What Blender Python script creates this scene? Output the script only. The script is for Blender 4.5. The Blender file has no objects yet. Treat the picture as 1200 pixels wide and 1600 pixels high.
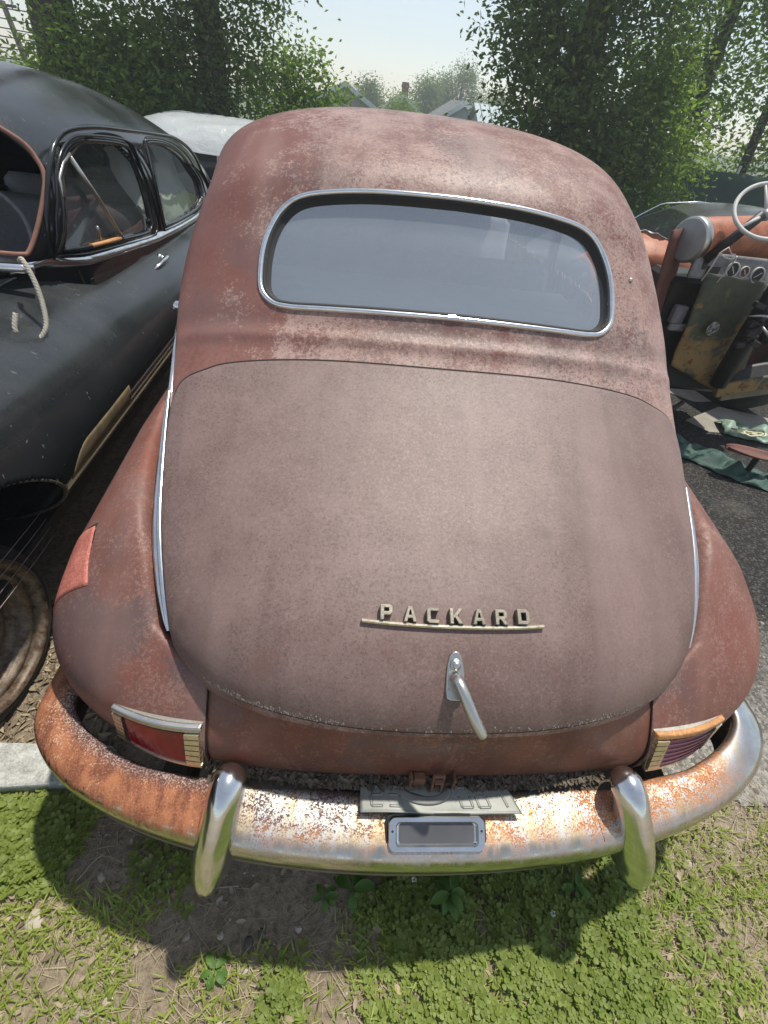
import bpy, math, random
import numpy as np
from mathutils import Vector, noise as mnoise
R_ = math.radians
random.seed(7); rng = np.random.default_rng(7)
scn = bpy.context.scene
col = scn.collection

# ------------------------------------------------------------------ camera
CAM_LOC = (-.248, -.249, 1.720); PITCH, YAW, ROLL = R_(40.69), R_(-6.83), R_(7.70)
cd = bpy.data.cameras.new('camera'); cam = bpy.data.objects.new('camera', cd); col.objects.link(cam)
from mathutils import Matrix
cam.matrix_world = Matrix.Translation(CAM_LOC) @ Matrix.Rotation(YAW, 4, 'Z') @ Matrix.Rotation(math.pi/2-PITCH, 4, 'X') @ Matrix.Rotation(ROLL, 4, 'Z')
cd.sensor_fit = 'VERTICAL'; cd.sensor_height = 32.0; cd.lens = 32.0*750/1600; cd.clip_start = .02; cd.clip_end = 2000
scn.camera = cam

# ------------------------------------------------------------------ world, sun, exposure
SUN = Vector((.24, .25, 1.0)).normalized()
world = bpy.data.worlds.new('World'); scn.world = world; world.use_nodes = True
wt = world.node_tree; bg = wt.nodes['Background']
sky = wt.nodes.new('ShaderNodeTexSky'); sky.sky_type = 'NISHITA'; sky.sun_disc = False
sky.sun_elevation = math.asin(SUN.z); sky.sun_rotation = math.atan2(SUN.x, SUN.y)
sky.air_density = 1.0; sky.dust_density = .3; sky.ozone_density = 1.5
hs = wt.nodes.new('ShaderNodeHueSaturation'); hs.inputs['Saturation'].default_value = .62; wt.links.new(sky.outputs[0], hs.inputs['Color']); wt.links.new(hs.outputs[0], bg.inputs[0]); bg.inputs[1].default_value = .125
sl = bpy.data.lights.new('sun', 'SUN'); sl.energy = 4.2; sl.angle = R_(1.4); sl.color = (1, .94, .84)
so = bpy.data.objects.new('sun', sl); col.objects.link(so)
so.rotation_euler = (-SUN).to_track_quat('-Z', 'Y').to_euler()
scn.view_settings.view_transform = 'Standard'; scn.view_settings.look = 'None'
scn.view_settings.exposure = .38; scn.view_settings.gamma = 1

# ------------------------------------------------------------------ material helpers
class NT:
    def __init__(s, name):
        s.m = bpy.data.materials.new(name); s.m.use_nodes = True; s.t = s.m.node_tree; s.t.nodes.clear()
        s.out = s.t.nodes.new('ShaderNodeOutputMaterial'); s.tc = None
    def n(s, typ, ins=None, **kw):
        nd = s.t.nodes.new('ShaderNode'+typ)
        for k, v in kw.items(): setattr(nd, k, v)
        for k, v in (ins or {}).items(): s.put(nd, k, v)
        return nd
    def put(s, nd, k, v):
        i = nd.inputs[k]
        if isinstance(v, bpy.types.NodeSocket): s.t.links.new(v, i)
        elif isinstance(v, bpy.types.Node): s.t.links.new(v.outputs[0], i)
        elif isinstance(v, (tuple, list)) and len(v) == 3 and i.type == 'RGBA': i.default_value = (*v, 1)
        else: i.default_value = v
    def obj(s):
        if not s.tc: s.tc = s.n('TexCoord')
        return s.tc.outputs['Object']
    def noise(s, scale, detail=4, rough=.55, vec=None, stretch=None, dist=0):
        v = vec or s.obj()
        if stretch: v = s.n('Mapping', {'Vector': v, 'Scale': stretch}).outputs[0]
        return s.n('TexNoise', {'Vector': v, 'Scale': scale, 'Detail': detail, 'Roughness': rough, 'Distortion': dist}).outputs['Fac']
    def ramp(s, fac, lo, hi):
        return s.n('MapRange', {'Value': fac, 'From Min': lo, 'From Max': hi}, clamp=True).outputs[0]
    def mix(s, fac, a, b):
        nd = s.n('Mix', data_type='RGBA'); s.put(nd, 0, fac); s.put(nd, 6, a); s.put(nd, 7, b); return nd.outputs[2]
    def mth(s, op, a, b=None):
        nd = s.n('Math', operation=op); s.put(nd, 0, a)
        if b is not None: s.put(nd, 1, b)
        return nd.outputs[0]
    def sep(s):
        return s.n('SeparateXYZ', {0: s.obj()}).outputs
    def bump(s, h, strength=.3, dist=.01):
        return s.n('Bump', {'Height': h, 'Strength': strength, 'Distance': dist}).outputs[0]
    def pbsdf(s, base, rough=.5, metal=0, normal=None, spec=.5, **kw):
        p = s.n('BsdfPrincipled', {'Base Color': base, 'Roughness': rough, 'Metallic': metal, 'Specular IOR Level': spec})
        if normal is not None: s.put(p, 'Normal', normal)
        for k, v in kw.items(): s.put(p, k.replace('_', ' '), v)
        return p
    def fin(s, sh):
        s.t.links.new(sh.outputs[0] if isinstance(sh, bpy.types.Node) else sh, s.out.inputs[0]); return s.m

def plain(name, c, rough=.6, metal=0, var=.25, scale=30, bump=.15, spec=.5, **kw):
    t = NT(name); n = t.noise(scale, 5); n2 = t.noise(scale*.13, 3)
    f = t.mth('MULTIPLY', t.mth('ADD', n, n2), .5)
    lo = tuple(x*(1-var) for x in c); hi = tuple(min(1, x*(1+var)) for x in c)
    return t.fin(t.pbsdf(t.mix(t.ramp(f, .3, .7), lo, hi), rough, metal, t.bump(n, bump, .002), spec, **kw))

def rust_paint(name, light, mid, dark, red, redmask=None, spk=(170, 420), dirt=0, rough=.52, dith=.9, grey=0, medk=.45, amp=1):
    """weathered primer-coloured paint: fine two-scale speckle, broad patches, red areas, dirt at the bottom"""
    t = NT(name)
    big = t.noise(2.2, 5, .6); med = t.noise(11, 6, .65); f1 = t.noise(spk[0], 3, .7); f2 = t.noise(spk[1], 2, .6)
    sp = t.mth('ADD', t.mth('MULTIPLY', f1, .6), t.mth('MULTIPLY', f2, .4))
    dz = t.mth('ADD', t.mth('MULTIPLY', big, .62), t.mth('ADD', t.mth('MULTIPLY', med, .26), t.mth('MULTIPLY', t.mth('SUBTRACT', sp, .5), dith)))
    c = t.mix(t.ramp(dz, .37, .50), mid, light)
    spm = t.mth('ADD', sp, t.mth('MULTIPLY', t.mth('SUBTRACT', med, .5), medk))
    c = t.mix(t.mth('MULTIPLY', t.ramp(spm, .53, .575), .75*amp), c, dark)
    lt = tuple(min(1, x*1.38+.012) for x in light)
    c = t.mix(t.mth('MULTIPLY', t.ramp(spm, .47, .42), .65*amp), c, lt)
    xyz = t.sep()
    if redmask == 'side':
        rx = t.ramp(t.mth('MULTIPLY', xyz[0], -1), .30, .75)
        m = t.mth('MULTIPLY', t.ramp(t.mth('ADD', t.mth('ADD', t.mth('MULTIPLY', med, .6), t.mth('MULTIPLY', sp, .55)), t.mth('MULTIPLY', rx, .25)), .60, .68), .85)
        c = t.mix(m, c, red)
    elif redmask == 'all':
        c = t.mix(t.mth('MULTIPLY', t.ramp(t.mth('ADD', dz, 0), .38, .50), .8), c, red)
    elif redmask == 'few':
        c = t.mix(t.mth('MULTIPLY', t.ramp(t.noise(5.5, 6, .7), .60, .72), .55), c, red)
    if grey:
        gm = t.mth('ADD', t.noise(3.1, 5, .6, vec=t.n('Mapping', {'Vector': t.obj(), 'Location': (3.3, 1.7, 5.1)}).outputs[0]), t.mth('MULTIPLY', t.mth('SUBTRACT', sp, .5), .5)); c = t.mix(t.mth('MULTIPLY', t.ramp(gm, .52, .60), grey), c, (.105, .092, .092))
    # dark round-ish stains and thin bright scratches
    vo = t.n('TexVoronoi', {'Vector': t.obj(), 'Scale': 4.3, 'Randomness': 1.0}); vd = t.mth('ADD', vo.outputs['Distance'], t.mth('MULTIPLY', t.mth('SUBTRACT', med, .5), .10))
    c = t.mix(t.mth('MULTIPLY', t.ramp(t.mth('ADD', vd, t.mth('MULTIPLY', t.mth('SUBTRACT', sp, .5), .12)), .10, .03), .5), c, dark)
    run = t.noise(7, 4, .6, stretch=(1, .12, .12)); c = t.mix(t.mth('MULTIPLY', t.ramp(t.mth('ADD', run, t.mth('MULTIPLY', t.mth('SUBTRACT', sp, .5), .25)), .56, .68), .32), c, dark)
    c = t.mix(t.mth('MULTIPLY', t.ramp(t.mth('ADD', t.noise(5, 3, .5, stretch=(1, .15, .15)), t.mth('MULTIPLY', t.mth('SUBTRACT', sp, .5), .25)), .56, .68), .30), c, lt)
    sc = t.noise(38, 2, .5, stretch=(3.0, .25, .25)); c = t.mix(t.mth('MULTIPLY', t.ramp(sc, .78, .83), .4), c, (.42, .36, .33))
    strk = t.noise(30, 3, .6, stretch=(1, .07, .07)); c = t.mix(t.mth('MULTIPLY', t.ramp(strk, .5, .8), .18), c, dark)
    if dirt:
        z = t.mth('ADD', xyz[2], t.mth('MULTIPLY', t.mth('SUBTRACT', med, .5), .22))
        m = t.mth('MULTIPLY', t.ramp(z, dirt, dirt-.16), .75)
        c = t.mix(m, c, (.085, .075, .052))
    r = t.mth('ADD', rough-.06, t.mth('MULTIPLY', f1, .14))
    b = t.bump(t.mth('ADD', sp, t.mth('MULTIPLY', med, .4)), .22, .0012)
    return t.fin(t.pbsdf(c, r, 0, b, .45))

M = {}
M['lid'] = rust_paint('faded_primer_lid', (.180, .122, .108), (.150, .096, .083), (.085, .048, .042), (.165, .078, .060), 'few', spk=(150, 360), dith=1.5, medk=.30, amp=.8)
M['roof'] = rust_paint('faded_primer_roof', (.285, .190, .162), (.190, .102, .080), (.085, .036, .032), (.165, .058, .044), 'side', spk=(95, 230), grey=.35)
M['fender'] = rust_paint('red_oxide_fender', (.225, .125, .10), (.165, .072, .054), (.085, .04, .034), (.215, .068, .045), 'all', spk=(120, 300), dirt=.60, grey=.6)
M['panel'] = rust_paint('red_brown_panel', (.20, .078, .046), (.11, .044, .030), (.06, .033, .027), (.17, .045, .027), 'all', spk=(90, 240), dirt=.60, grey=.5)
M['oxide'] = rust_paint('bright_red_oxide', (.54, .19, .145), (.46, .145, .105), (.24, .07, .045), (.40, .11, .07), 'few')

def chrome_mat(name, kind):
    t = NT(name); xyz = t.sep()
    n = t.noise(26, 6, .7); f = t.noise(260, 4, .75); f2 = t.noise(90, 5, .75)
    dull = t.noise(14, 4, .6, stretch=(1, 1, 4))
    base = t.mix(t.ramp(dull, .35, .7), (.66, .66, .63), (.40, .40, .37))
    rough = t.mth('ADD', .10, t.mth('MULTIPLY', dull, .20))
    rusty = t.mix(t.ramp(t.mth('ADD', f, t.mth('MULTIPLY', n, .5)), .62, .86), (.105, .038, .022), (.42, .155, .055))
    sand = t.mix(t.ramp(f2, .4, .62), (.31, .115, .055), (.50, .38, .27))
    if kind == 'bumper':
        # UV v runs across the section: 0 inner edge of the ledge, .37 its front edge, .68 bottom of the face
        v0 = t.n('SeparateXYZ', {0: t.n('UVMap', uv_map='across').outputs[0]}).outputs[1]
        lo = t.noise(4.5, 3, .6); drip = t.noise(30, 4, .7, stretch=(1, .2, .2)); drip2 = t.noise(70, 3, .7, stretch=(1, .25, .25))
        left = t.ramp(t.mth('MULTIPLY', xyz[0], -1), .445, .452)
        right = t.ramp(xyz[0], .90, .72)
        vs = t.mth('ADD', v0, t.mth('ADD', t.mth('MULTIPLY', t.mth('SUBTRACT', drip, .5), .42), t.mth('MULTIPLY', t.mth('SUBTRACT', f2, .5), .12)))
        top = t.ramp(vs, .38, .28)
        s1 = t.mth('ADD', t.mth('MULTIPLY', f, .5), t.mth('ADD', t.mth('MULTIPLY', f2, .3), t.mth('MULTIPLY', n, .2)))
        s1 = t.mth('ADD', s1, t.mth('MULTIPLY', t.mth('SUBTRACT', lo, .5), .25)); s1 = t.mth('ADD', s1, t.mth('MULTIPLY', t.mth('SUBTRACT', .2, v0), .10))
        pr = t.mth('MULTIPLY', t.mth('MULTIPLY', t.ramp(s1, .485, .525), top), right)
        vl = t.mth('ADD', v0, t.mth('ADD', t.mth('MULTIPLY', t.mth('SUBTRACT', drip2, .5), .30), t.mth('MULTIPLY', t.mth('SUBTRACT', n, .5), .15)))
        pl = t.mth('MULTIPLY', t.ramp(vl, .41, .35), left)
        m = t.mth('MAXIMUM', pr, pl)
        orange = t.mix(t.ramp(f2, .4, .62), (.30, .085, .028), (.50, .22, .08))
        purple = t.mix(f2, (.05, .026, .028), (.14, .07, .06))
        hue = t.ramp(t.mth('ADD', t.mth('ADD', lo, t.mth('MULTIPLY', xyz[0], .25)), t.mth('MULTIPLY', v0, .55)), .50, .68)
        ru = t.mix(hue, purple, orange)
        lrust_shade = t.mix(t.ramp(t.mth('ADD', t.mth('MULTIPLY', f, .35), t.mth('ADD', t.mth('MULTIPLY', n, .3), t.mth('MULTIPLY', drip, .35))), .43, .55), (.15, .048, .024), (.37, .145, .066))
        lrust_shade = t.mix(t.mth('MULTIPLY', t.ramp(s1, .55, .60), .7), lrust_shade, (.58, .42, .30))
        lrust_shade = t.mix(t.mth('MULTIPLY', t.ramp(t.mth('ADD', v0, t.mth('MULTIPLY', t.mth('SUBTRACT', f, .5), .25)), .15, .06), .85), lrust_shade, t.mix(t.ramp(f, .52, .56), (.075, .035, .032), (.40, .35, .33)))  # inner edge darkened for the fender's shadow, with pale peeling flecks
        ru = t.mix(left, ru, lrust_shade)
        patina = t.mth('MULTIPLY', t.mth('MULTIPLY', t.ramp(vs, .42, .32), right), t.mth('SUBTRACT', 1, left))
        stain = t.mth('MULTIPLY', t.ramp(vl, .55, .40), left)
        base = t.mix(t.mth('MULTIPLY', patina, .85), base, t.mix(t.ramp(drip, .45, .60), (.53, .52, .50), (.55, .42, .24))); base = t.mix(t.mth('MULTIPLY', stain, .6), base, (.50, .42, .26)); rough = t.mth('ADD', rough, t.mth('MULTIPLY', patina, .32))
        under = t.ramp(v0, .68, .71)
        m = t.mth('MAXIMUM', m, t.mth('MULTIPLY', under, .9))
        ru = t.mix(under, ru, t.mix(f2, (.075, .052, .036), (.22, .185, .14)))
    elif kind == 'gold':
        m = t.mth('MULTIPLY', t.ramp(f2, .5, .62), .6); ru = (.30, .20, .09)
        base = t.mix(n, (.66, .62, .48), (.74, .71, .60)); rough = t.mth('ADD', rough, .1)
    elif kind == 'pitted':
        m = t.mth('MULTIPLY', t.ramp(f2, .56, .66), .8); ru = (.30, .27, .22)
        base = (.54, .53, .49); rough = t.mth('ADD', rough, .14)
    else:
        m = t.mth('MULTIPLY', t.ramp(f, .64, .70), .5); ru = (.30, .28, .26); base = t.mix(t.ramp(dull, .4, .7), (.80, .81, .80), (.62, .63, .62)); rough = t.mth('ADD', rough, -.02)
    a = t.pbsdf(base, rough, 1.0, t.bump(t.mth('ADD', n, f2), .08, .001))
    b = t.pbsdf(ru, .8, 0, t.bump(f, .6, .0015))
    mx = t.n('MixShader'); t.put(mx, 0, m); t.put(mx, 1, a.outputs[0]); t.put(mx, 2, b.outputs[0])
    return t.fin(mx)
M['chrome'] = chrome_mat('worn_chrome', 'plain'); M['bumper'] = chrome_mat('rusting_bumper_chrome', 'bumper')
M['gold'] = chrome_mat('yellowed_chrome', 'gold'); M['pitted'] = chrome_mat('pitted_chrome', 'pitted')
M['rubber'] = plain('black_rubber', (.018, .018, .018), .75, var=.3, scale=80)
M['seam'] = plain('dark_gap', (.02, .014, .012), .9)
M['lens'] = plain('deep_red_lens', (.20, .012, .016), .15, var=.35, scale=40, bump=.05)
M['lens2'] = plain('faded_purple_lens', (.16, .06, .09), .3, var=.35, scale=50, bump=.2)
M['plate'] = plain('dull_licence_plate', (.20, .21, .19), .5, .2, var=.12, scale=60)
M['plate_ink'] = plain('worn_plate_paint', (.17, .175, .16), .5, var=.2)
M['lampglass'] = plain('cloudy_lamp_glass', (.09, .09, .095), .22, 0, var=.2, scale=20, bump=.03)
M['grime'] = plain('leaf_litter_grime', (.07, .055, .04), .9, var=.6, scale=90, bump=.8)
M['rustiron'] = plain('rusty_iron', (.13, .062, .036), .8, 0, var=.5, scale=70, bump=.6)
M['steel'] = plain('galvanised_steel', (.35, .36, .35), .45, .6, var=.25, scale=30)

M['letter'] = plain('tarnished_letter_metal', (.22, .20, .16), .42, .6, var=.35, scale=120, bump=.2)
def glass(name, dust=.3, tint=(.8, .86, .88), dcol=(.42, .46, .48), rough=.02, refl=.05):
    t = NT(name)
    tr = t.n('BsdfTransparent', {0: tint}); gl = t.n('BsdfGlossy', {'Color': (1, 1, 1), 'Roughness': rough}); df = t.n('BsdfDiffuse', {0: dcol})
    n = t.noise(3, 5, .6); st = t.noise(14, 4, .6, stretch=(1, .2, .2)); d = t.mth('MULTIPLY', t.mth('ADD', .72, t.mth('ADD', t.mth('MULTIPLY', n, .36), t.mth('MULTIPLY', st, .2))), dust)
    ge = t.n('NewGeometry'); dp = t.n('VectorMath', {0: ge.outputs['Normal'], 1: ge.outputs['Incoming']}, operation='DOT_PRODUCT'); cs = t.mth('SUBTRACT', 1, t.mth('ABSOLUTE', dp.outputs['Value'])); fr = t.n('Math', {0: t.mth('MULTIPLY', t.mth('POWER', cs, 4.0), .95), 1: refl}, operation='ADD')
    a = t.n('MixShader'); t.put(a, 0, d); t.put(a, 1, tr.outputs[0]); t.put(a, 2, df.outputs[0])
    b = t.n('MixShader'); t.put(b, 0, fr.outputs[0]); t.put(b, 1, a.outputs[0]); t.put(b, 2, gl.outputs[0])
    return t.fin(b)
M['rearglass'] = glass('dusty_sky_rear_glass', .25, (.86, .92, .95), (.46, .53, .57), refl=.30); M['glass'] = glass('side_glass', .08, (.78, .82, .80), (.3, .33, .33))  # rear dust coat tinted blue to carry the reflected sky
M['darkglass'] = plain('dark_glass', (.02, .024, .024), .05, var=.2, bump=0)
M['plastic'] = NT('crumpled_clear_plastic')
t = M['plastic']; n = t.noise(5, 5, .6, dist=1.0); b = t.bump(n, .7, .03)
p = t.pbsdf((.62, .66, .66), .25, 0, b); tr = t.n('BsdfTransparent', {0: (.8, .82, .82)}); mx = t.n('MixShader')
t.put(mx, 0, .72); t.put(mx, 1, tr.outputs[0]); t.put(mx, 2, p.outputs[0]); M['plastic'] = t.fin(mx)

t = NT('white_plastic_sheet'); n = t.noise(7, 5, .65, dist=1.2); a_ = t.pbsdf((.74, .78, .77), .3, 0, t.bump(n, .8, .03)); b_ = t.n('BsdfTranslucent', {0: (.8, .83, .82)}); mx = t.n('MixShader'); t.put(mx, 0, .45); t.put(mx, 1, a_.outputs[0]); t.put(mx, 2, b_.outputs[0]); M['whiteplastic'] = t.fin(mx)
def black_paint(name, c=(.009, .012, .014), dust=.36, dcol=(.20, .21, .21), rough=.10):
    t = NT(name); n = t.noise(4, 6, .65); f = t.noise(160, 3, .7)
    geo = t.n('NewGeometry'); nz = t.n('SeparateXYZ', {0: geo.outputs['Normal']}).outputs[2]
    up = t.ramp(nz, .2, 1.0)   # dust on faces that look up; its grey also stands in for reflected sky
    d = t.mth('MULTIPLY', t.mth('ADD', t.mth('MULTIPLY', up, .75), .04), t.mth('MULTIPLY', t.ramp(t.mth('ADD', t.mth('MULTIPLY', n, .7), t.mth('MULTIPLY', f, .3)), .3, .75), dust))
    sc = t.ramp(t.noise(16, 2, .4, stretch=(.6, 3.5, 3.0), dist=.4), .735, .75); d2 = t.mth('MAXIMUM', d, t.mth('MULTIPLY', sc, .45))
    return t.fin(t.pbsdf(t.mix(d2, c, dcol), t.mth('ADD', rough, t.mth('MULTIPLY', d, .9)), 0, t.bump(f, .05, .0005), .5))
M['black'] = black_paint('dusty_black_paint'); M['grey_paint'] = black_paint('charcoal_paint', (.05, .052, .055), .3)
M['white_paint'] = black_paint('chalky_white_paint', (.62, .63, .62), .2, (.5, .5, .48), .3)
M['cordgrey'] = plain('thin_grey_wire', (.35, .28, .27), .6)
M['inner'] = plain('dark_interior', (.030, .030, .032), .85, var=.4, scale=12)
M['seat'] = plain('grey_seat_cloth', (.20, .205, .21), .9, var=.25, scale=60, bump=.5)
M['shelf'] = plain('faded_parcel_shelf', (.62, .63, .62), .9, var=.12, scale=25)
M['tyre'] = plain('weathered_tyre', (.035, .034, .032), .8, var=.4, scale=50, bump=.3)

# ------------------------------------------------------------------ mesh helpers
def mesh_obj(name, V, F, mat, parent=None, smooth=True):
    me = bpy.data.meshes.new(name)
    me.from_pydata([tuple(map(float, v)) for v in V], [], [tuple(map(int, f)) for f in F])
    if smooth: me.polygons.foreach_set('use_smooth', [True]*len(me.polygons))
    me.materials.append(mat); me.update()
    o = bpy.data.objects.new(name, me); col.objects.link(o)
    if parent: o.parent = parent
    return o
def tri_obj(name, V, F, mat, parent=None, smooth=False, n=None):
    """fast builder for big meshes, F is an array (m,k)"""
    V = np.asarray(V, np.float32); F = np.asarray(F, np.int32); k = F.shape[1]
    me = bpy.data.meshes.new(name); me.vertices.add(len(V)); me.vertices.foreach_set('co', V.ravel())
    me.loops.add(F.size); me.loops.foreach_set('vertex_index', F.ravel()); me.polygons.add(len(F))
    me.polygons.foreach_set('loop_start', np.arange(0, F.size, k, dtype=np.int32)); me.polygons.foreach_set('loop_total', np.full(len(F), k, np.int32))
    me.polygons.foreach_set('use_smooth', np.full(len(F), smooth)); me.materials.append(mat); me.update(calc_edges=True)
    o = bpy.data.objects.new(name, me); col.objects.link(o)
    if parent: o.parent = parent
    return o
class MB:
    def __init__(s): s.V = []; s.F = []
    def add(s, V, F):
        b = len(s.V); s.V += [tuple(v) for v in V]; s.F += [tuple(i+b for i in f) for f in F]; return s
    def box(s, c, d, rot=None, bev=0):
        x, y, z = [k/2 for k in d]; b = min(bev, x*.49, y*.49, z*.49) if bev else 0
        if not b:
            V = [Vector((i*x, j*y, k*z)) for i in (-1, 1) for j in (-1, 1) for k in (-1, 1)]
            F = [(0, 1, 3, 2), (4, 6, 7, 5), (0, 4, 5, 1), (2, 3, 7, 6), (0, 2, 6, 4), (1, 5, 7, 3)]
        else:
            V = []; idx = {}
            for i in (-1, 1):
                for j in (-1, 1):
                    for k in (-1, 1):
                        for ax in range(3):
                            p = [i*(x-b), j*(y-b), k*(z-b)]; p[ax] = (i*x, j*y, k*z)[ax]; idx[(i, j, k, ax)] = len(V); V.append(Vector(p))
            F = []
            for ax in range(3):
                o1, o2 = [q for q in range(3) if q != ax]
                for sg in (-1, 1):
                    q = []
                    for u, v in ((-1, -1), (1, -1), (1, 1), (-1, 1)):
                        key = [0, 0, 0]; key[ax] = sg; key[o1] = u; key[o2] = v; q.append(idx[(*key, ax)])
                    F.append(tuple(q))
            for ax in range(3):
                o1, o2 = [q for q in range(3) if q != ax]
                for u in (-1, 1):
                    for v in (-1, 1):
                        k1 = [0]*3; k1[ax] = -1; k1[o1] = u; k1[o2] = v; k2 = k1[:]; k2[ax] = 1
                        F.append((idx[(*k1, o1)], idx[(*k2, o1)], idx[(*k2, o2)], idx[(*k1, o2)]))
            for i in (-1, 1):
                for j in (-1, 1):
                    for k in (-1, 1): F.append((idx[(i, j, k, 0)], idx[(i, j, k, 1)], idx[(i, j, k, 2)]))
        if rot is not None: V = [rot @ v for v in V]
        return s.add([v+Vector(c) for v in V], F)
    def tube(s, pts, r, n=10, closed=False, cap=True, flat=None):
        pts = [Vector(p) for p in pts]; N = len(pts); rs = r if isinstance(r, (list, tuple, np.ndarray)) else [r]*N
        V = []; up = None
        for i, p in enumerate(pts):
            if closed: d = pts[(i+1) % N]-pts[i-1]
            else: d = pts[min(i+1, N-1)]-pts[max(i-1, 0)]
            d = d.normalized() if d.length > 1e-9 else Vector((0, 0, 1))
            if up is None:
                up = Vector((0, 0, 1)) if abs(d.z) < .9 else Vector((1, 0, 0))
            a = d.cross(up); a = a.normalized() if a.length > 1e-6 else d.orthogonal().normalized(); b = a.cross(d).normalized(); up = b
            for k in range(n):
                t = 2*math.pi*k/n; V.append(p+(a*math.cos(t)+b*math.sin(t)*(flat or 1))*rs[i])
        F = []
        for i in range(N if closed else N-1):
            j = (i+1) % N
            for k in range(n): F.append((i*n+k, i*n+(k+1) % n, j*n+(k+1) % n, j*n+k))
        if cap and not closed: F += [tuple(range(n-1, -1, -1)), tuple(range((N-1)*n, N*n))]
        return s.add(V, F)
    def lathe(s, prof, c, axis, n=32, arc=None):
        """prof: (radius, along)"""
        ax = Vector(axis).normalized(); a = ax.orthogonal().normalized(); b = ax.cross(a); V = []; c = Vector(c)
        for r, h in prof:
            for k in range(n):
                t = 2*math.pi*k/n; V.append(c+ax*h+(a*math.cos(t)+b*math.sin(t))*r)
        F = [(i*n+k, i*n+(k+1) % n, (i+1)*n+(k+1) % n, (i+1)*n+k) for i in range(len(prof)-1) for k in range(n)]
        return s.add(V, F)
    def prism(s, poly, o, u, v, d):
        """extrude 2-D polygon (in axes u,v from o) along d"""
        o, u, v, d = map(Vector, (o, u, v, d)); n = len(poly)
        a = [o+u*p[0]+v*p[1] for p in poly]; V = a+[q+d for q in a]
        return s.add(V, [tuple(range(n-1, -1, -1)), tuple(range(n, 2*n))]+[(i, (i+1) % n, n+(i+1) % n, n+i) for i in range(n)])
    def build(s, name, mat, parent=None, smooth=False):
        return mesh_obj(name, s.V, s.F, mat, parent, smooth)
def tag(o, label=None, cat=None, group=None, kind=None):
    if label: o['label'] = label
    if cat: o['category'] = cat
    if group: o['group'] = group
    if kind: o['kind'] = kind
    return o
def empty(name, loc=(0, 0, 0), label=None, cat=None, group=None):
    o = bpy.data.objects.new(name, None); o.empty_display_size = .1; col.objects.link(o); o.location = loc
    return tag(o, label, cat, group)
def grid_faces(a, b, close=False):
    return [(i*b+j, i*b+(j+1) % b, (i+1)*b+(j+1) % b, (i+1)*b+j) for i in range(a-1) for j in range(b if close else b-1)]
def auto_smooth(o, deg=35):
    me = o.data; me.polygons.foreach_set('use_smooth', [True]*len(me.polygons)); me.set_sharp_from_angle(angle=R_(deg)); return o
def solid(o, th, off=-1):
    m = o.modifiers.new('thick', 'SOLIDIFY'); m.thickness = th; m.offset = off; return o
def dropped(V, F):
    used = np.unique(np.array([i for f in F for i in f])); mp = {u: k for k, u in enumerate(used)}
    return [V[u] for u in used], [tuple(mp[i] for i in f) for f in F]

# ------------------------------------------------------------------ terrain
def gz(x, y):
    base = -.045*max(0, y-1.0) if y < 30 else -.045*29-.07*(y-30)
    base = max(base, -7)
    near = max(0, 1-abs(y)/3)*max(0, 1-abs(x)/4)
    return base + near*(.012*mnoise.noise(Vector((x*3, y*3, 0)))+.006*mnoise.noise(Vector((x*11, y*11, 3))))
def sheet(name, xs, ys, mat, dz=0, keep=None, kind='structure', label=None, cat=None):
    V = [(x, y, gz(x, y)+dz) for x in xs for y in ys]; F = grid_faces(len(xs), len(ys))
    F = [f[::-1] for f in F]
    if keep: F = [f for f in F if keep(sum(V[i][0] for i in f)/4, sum(V[i][1] for i in f)/4)]; V, F = dropped(V, F)
    o = mesh_obj(name, V, F, mat); return tag(o, label, cat, kind=kind)
t = NT('dry_soil'); n1 = t.noise(3, 6, .65); n2 = t.noise(45, 6, .75); n3 = t.noise(300, 3, .7)
c = t.mix(t.ramp(n1, .35, .65), (.26, .205, .145), (.42, .345, .25)); c = t.mix(t.ramp(n2, .44, .66), c, (.15, .115, .08))
c = t.mix(t.mth('MULTIPLY', t.ramp(n3, .56, .66), .6), c, (.42, .37, .29))
xyz = t.sep(); far = t.mth('MAXIMUM', t.ramp(xyz[1], 6, 14), t.ramp(t.mth('ABSOLUTE', xyz[0]), 7, 14)); c = t.mix(far, c, t.mix(n1, (.05, .08, .03), (.10, .13, .05)))
M['soil'] = t.fin(t.pbsdf(c, .95, 0, t.bump(t.mth('ADD', n2, t.mth('MULTIPLY', n3, .4)), .9, .012), .2))
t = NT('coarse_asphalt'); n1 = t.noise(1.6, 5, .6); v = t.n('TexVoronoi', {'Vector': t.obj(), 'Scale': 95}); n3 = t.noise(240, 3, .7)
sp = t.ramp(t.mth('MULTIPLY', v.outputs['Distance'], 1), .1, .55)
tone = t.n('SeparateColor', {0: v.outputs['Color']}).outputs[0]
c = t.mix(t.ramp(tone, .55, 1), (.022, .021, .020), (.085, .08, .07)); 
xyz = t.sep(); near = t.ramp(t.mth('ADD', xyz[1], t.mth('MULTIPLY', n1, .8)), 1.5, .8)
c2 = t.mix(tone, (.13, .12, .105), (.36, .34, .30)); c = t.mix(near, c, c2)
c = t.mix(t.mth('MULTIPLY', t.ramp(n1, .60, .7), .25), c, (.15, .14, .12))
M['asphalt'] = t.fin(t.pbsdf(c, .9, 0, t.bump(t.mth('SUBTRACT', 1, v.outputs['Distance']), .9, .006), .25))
xs = np.concatenate([np.linspace(-300, -14, 12), np.linspace(-12, -2, 14), np.linspace(-1.8, 2.4, 100), np.linspace(2.6, 12, 14), np.linspace(14, 300, 12)])
ys = np.concatenate([np.linspace(-60, -3, 10), np.linspace(-2.4, -.7, 8), np.linspace(-.6, 2.2, 80), np.linspace(2.5, 30, 22), np.linspace(35, 130, 14), np.linspace(150, 600, 8)])
sheet('ground', xs, ys, M['soil'])
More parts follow.
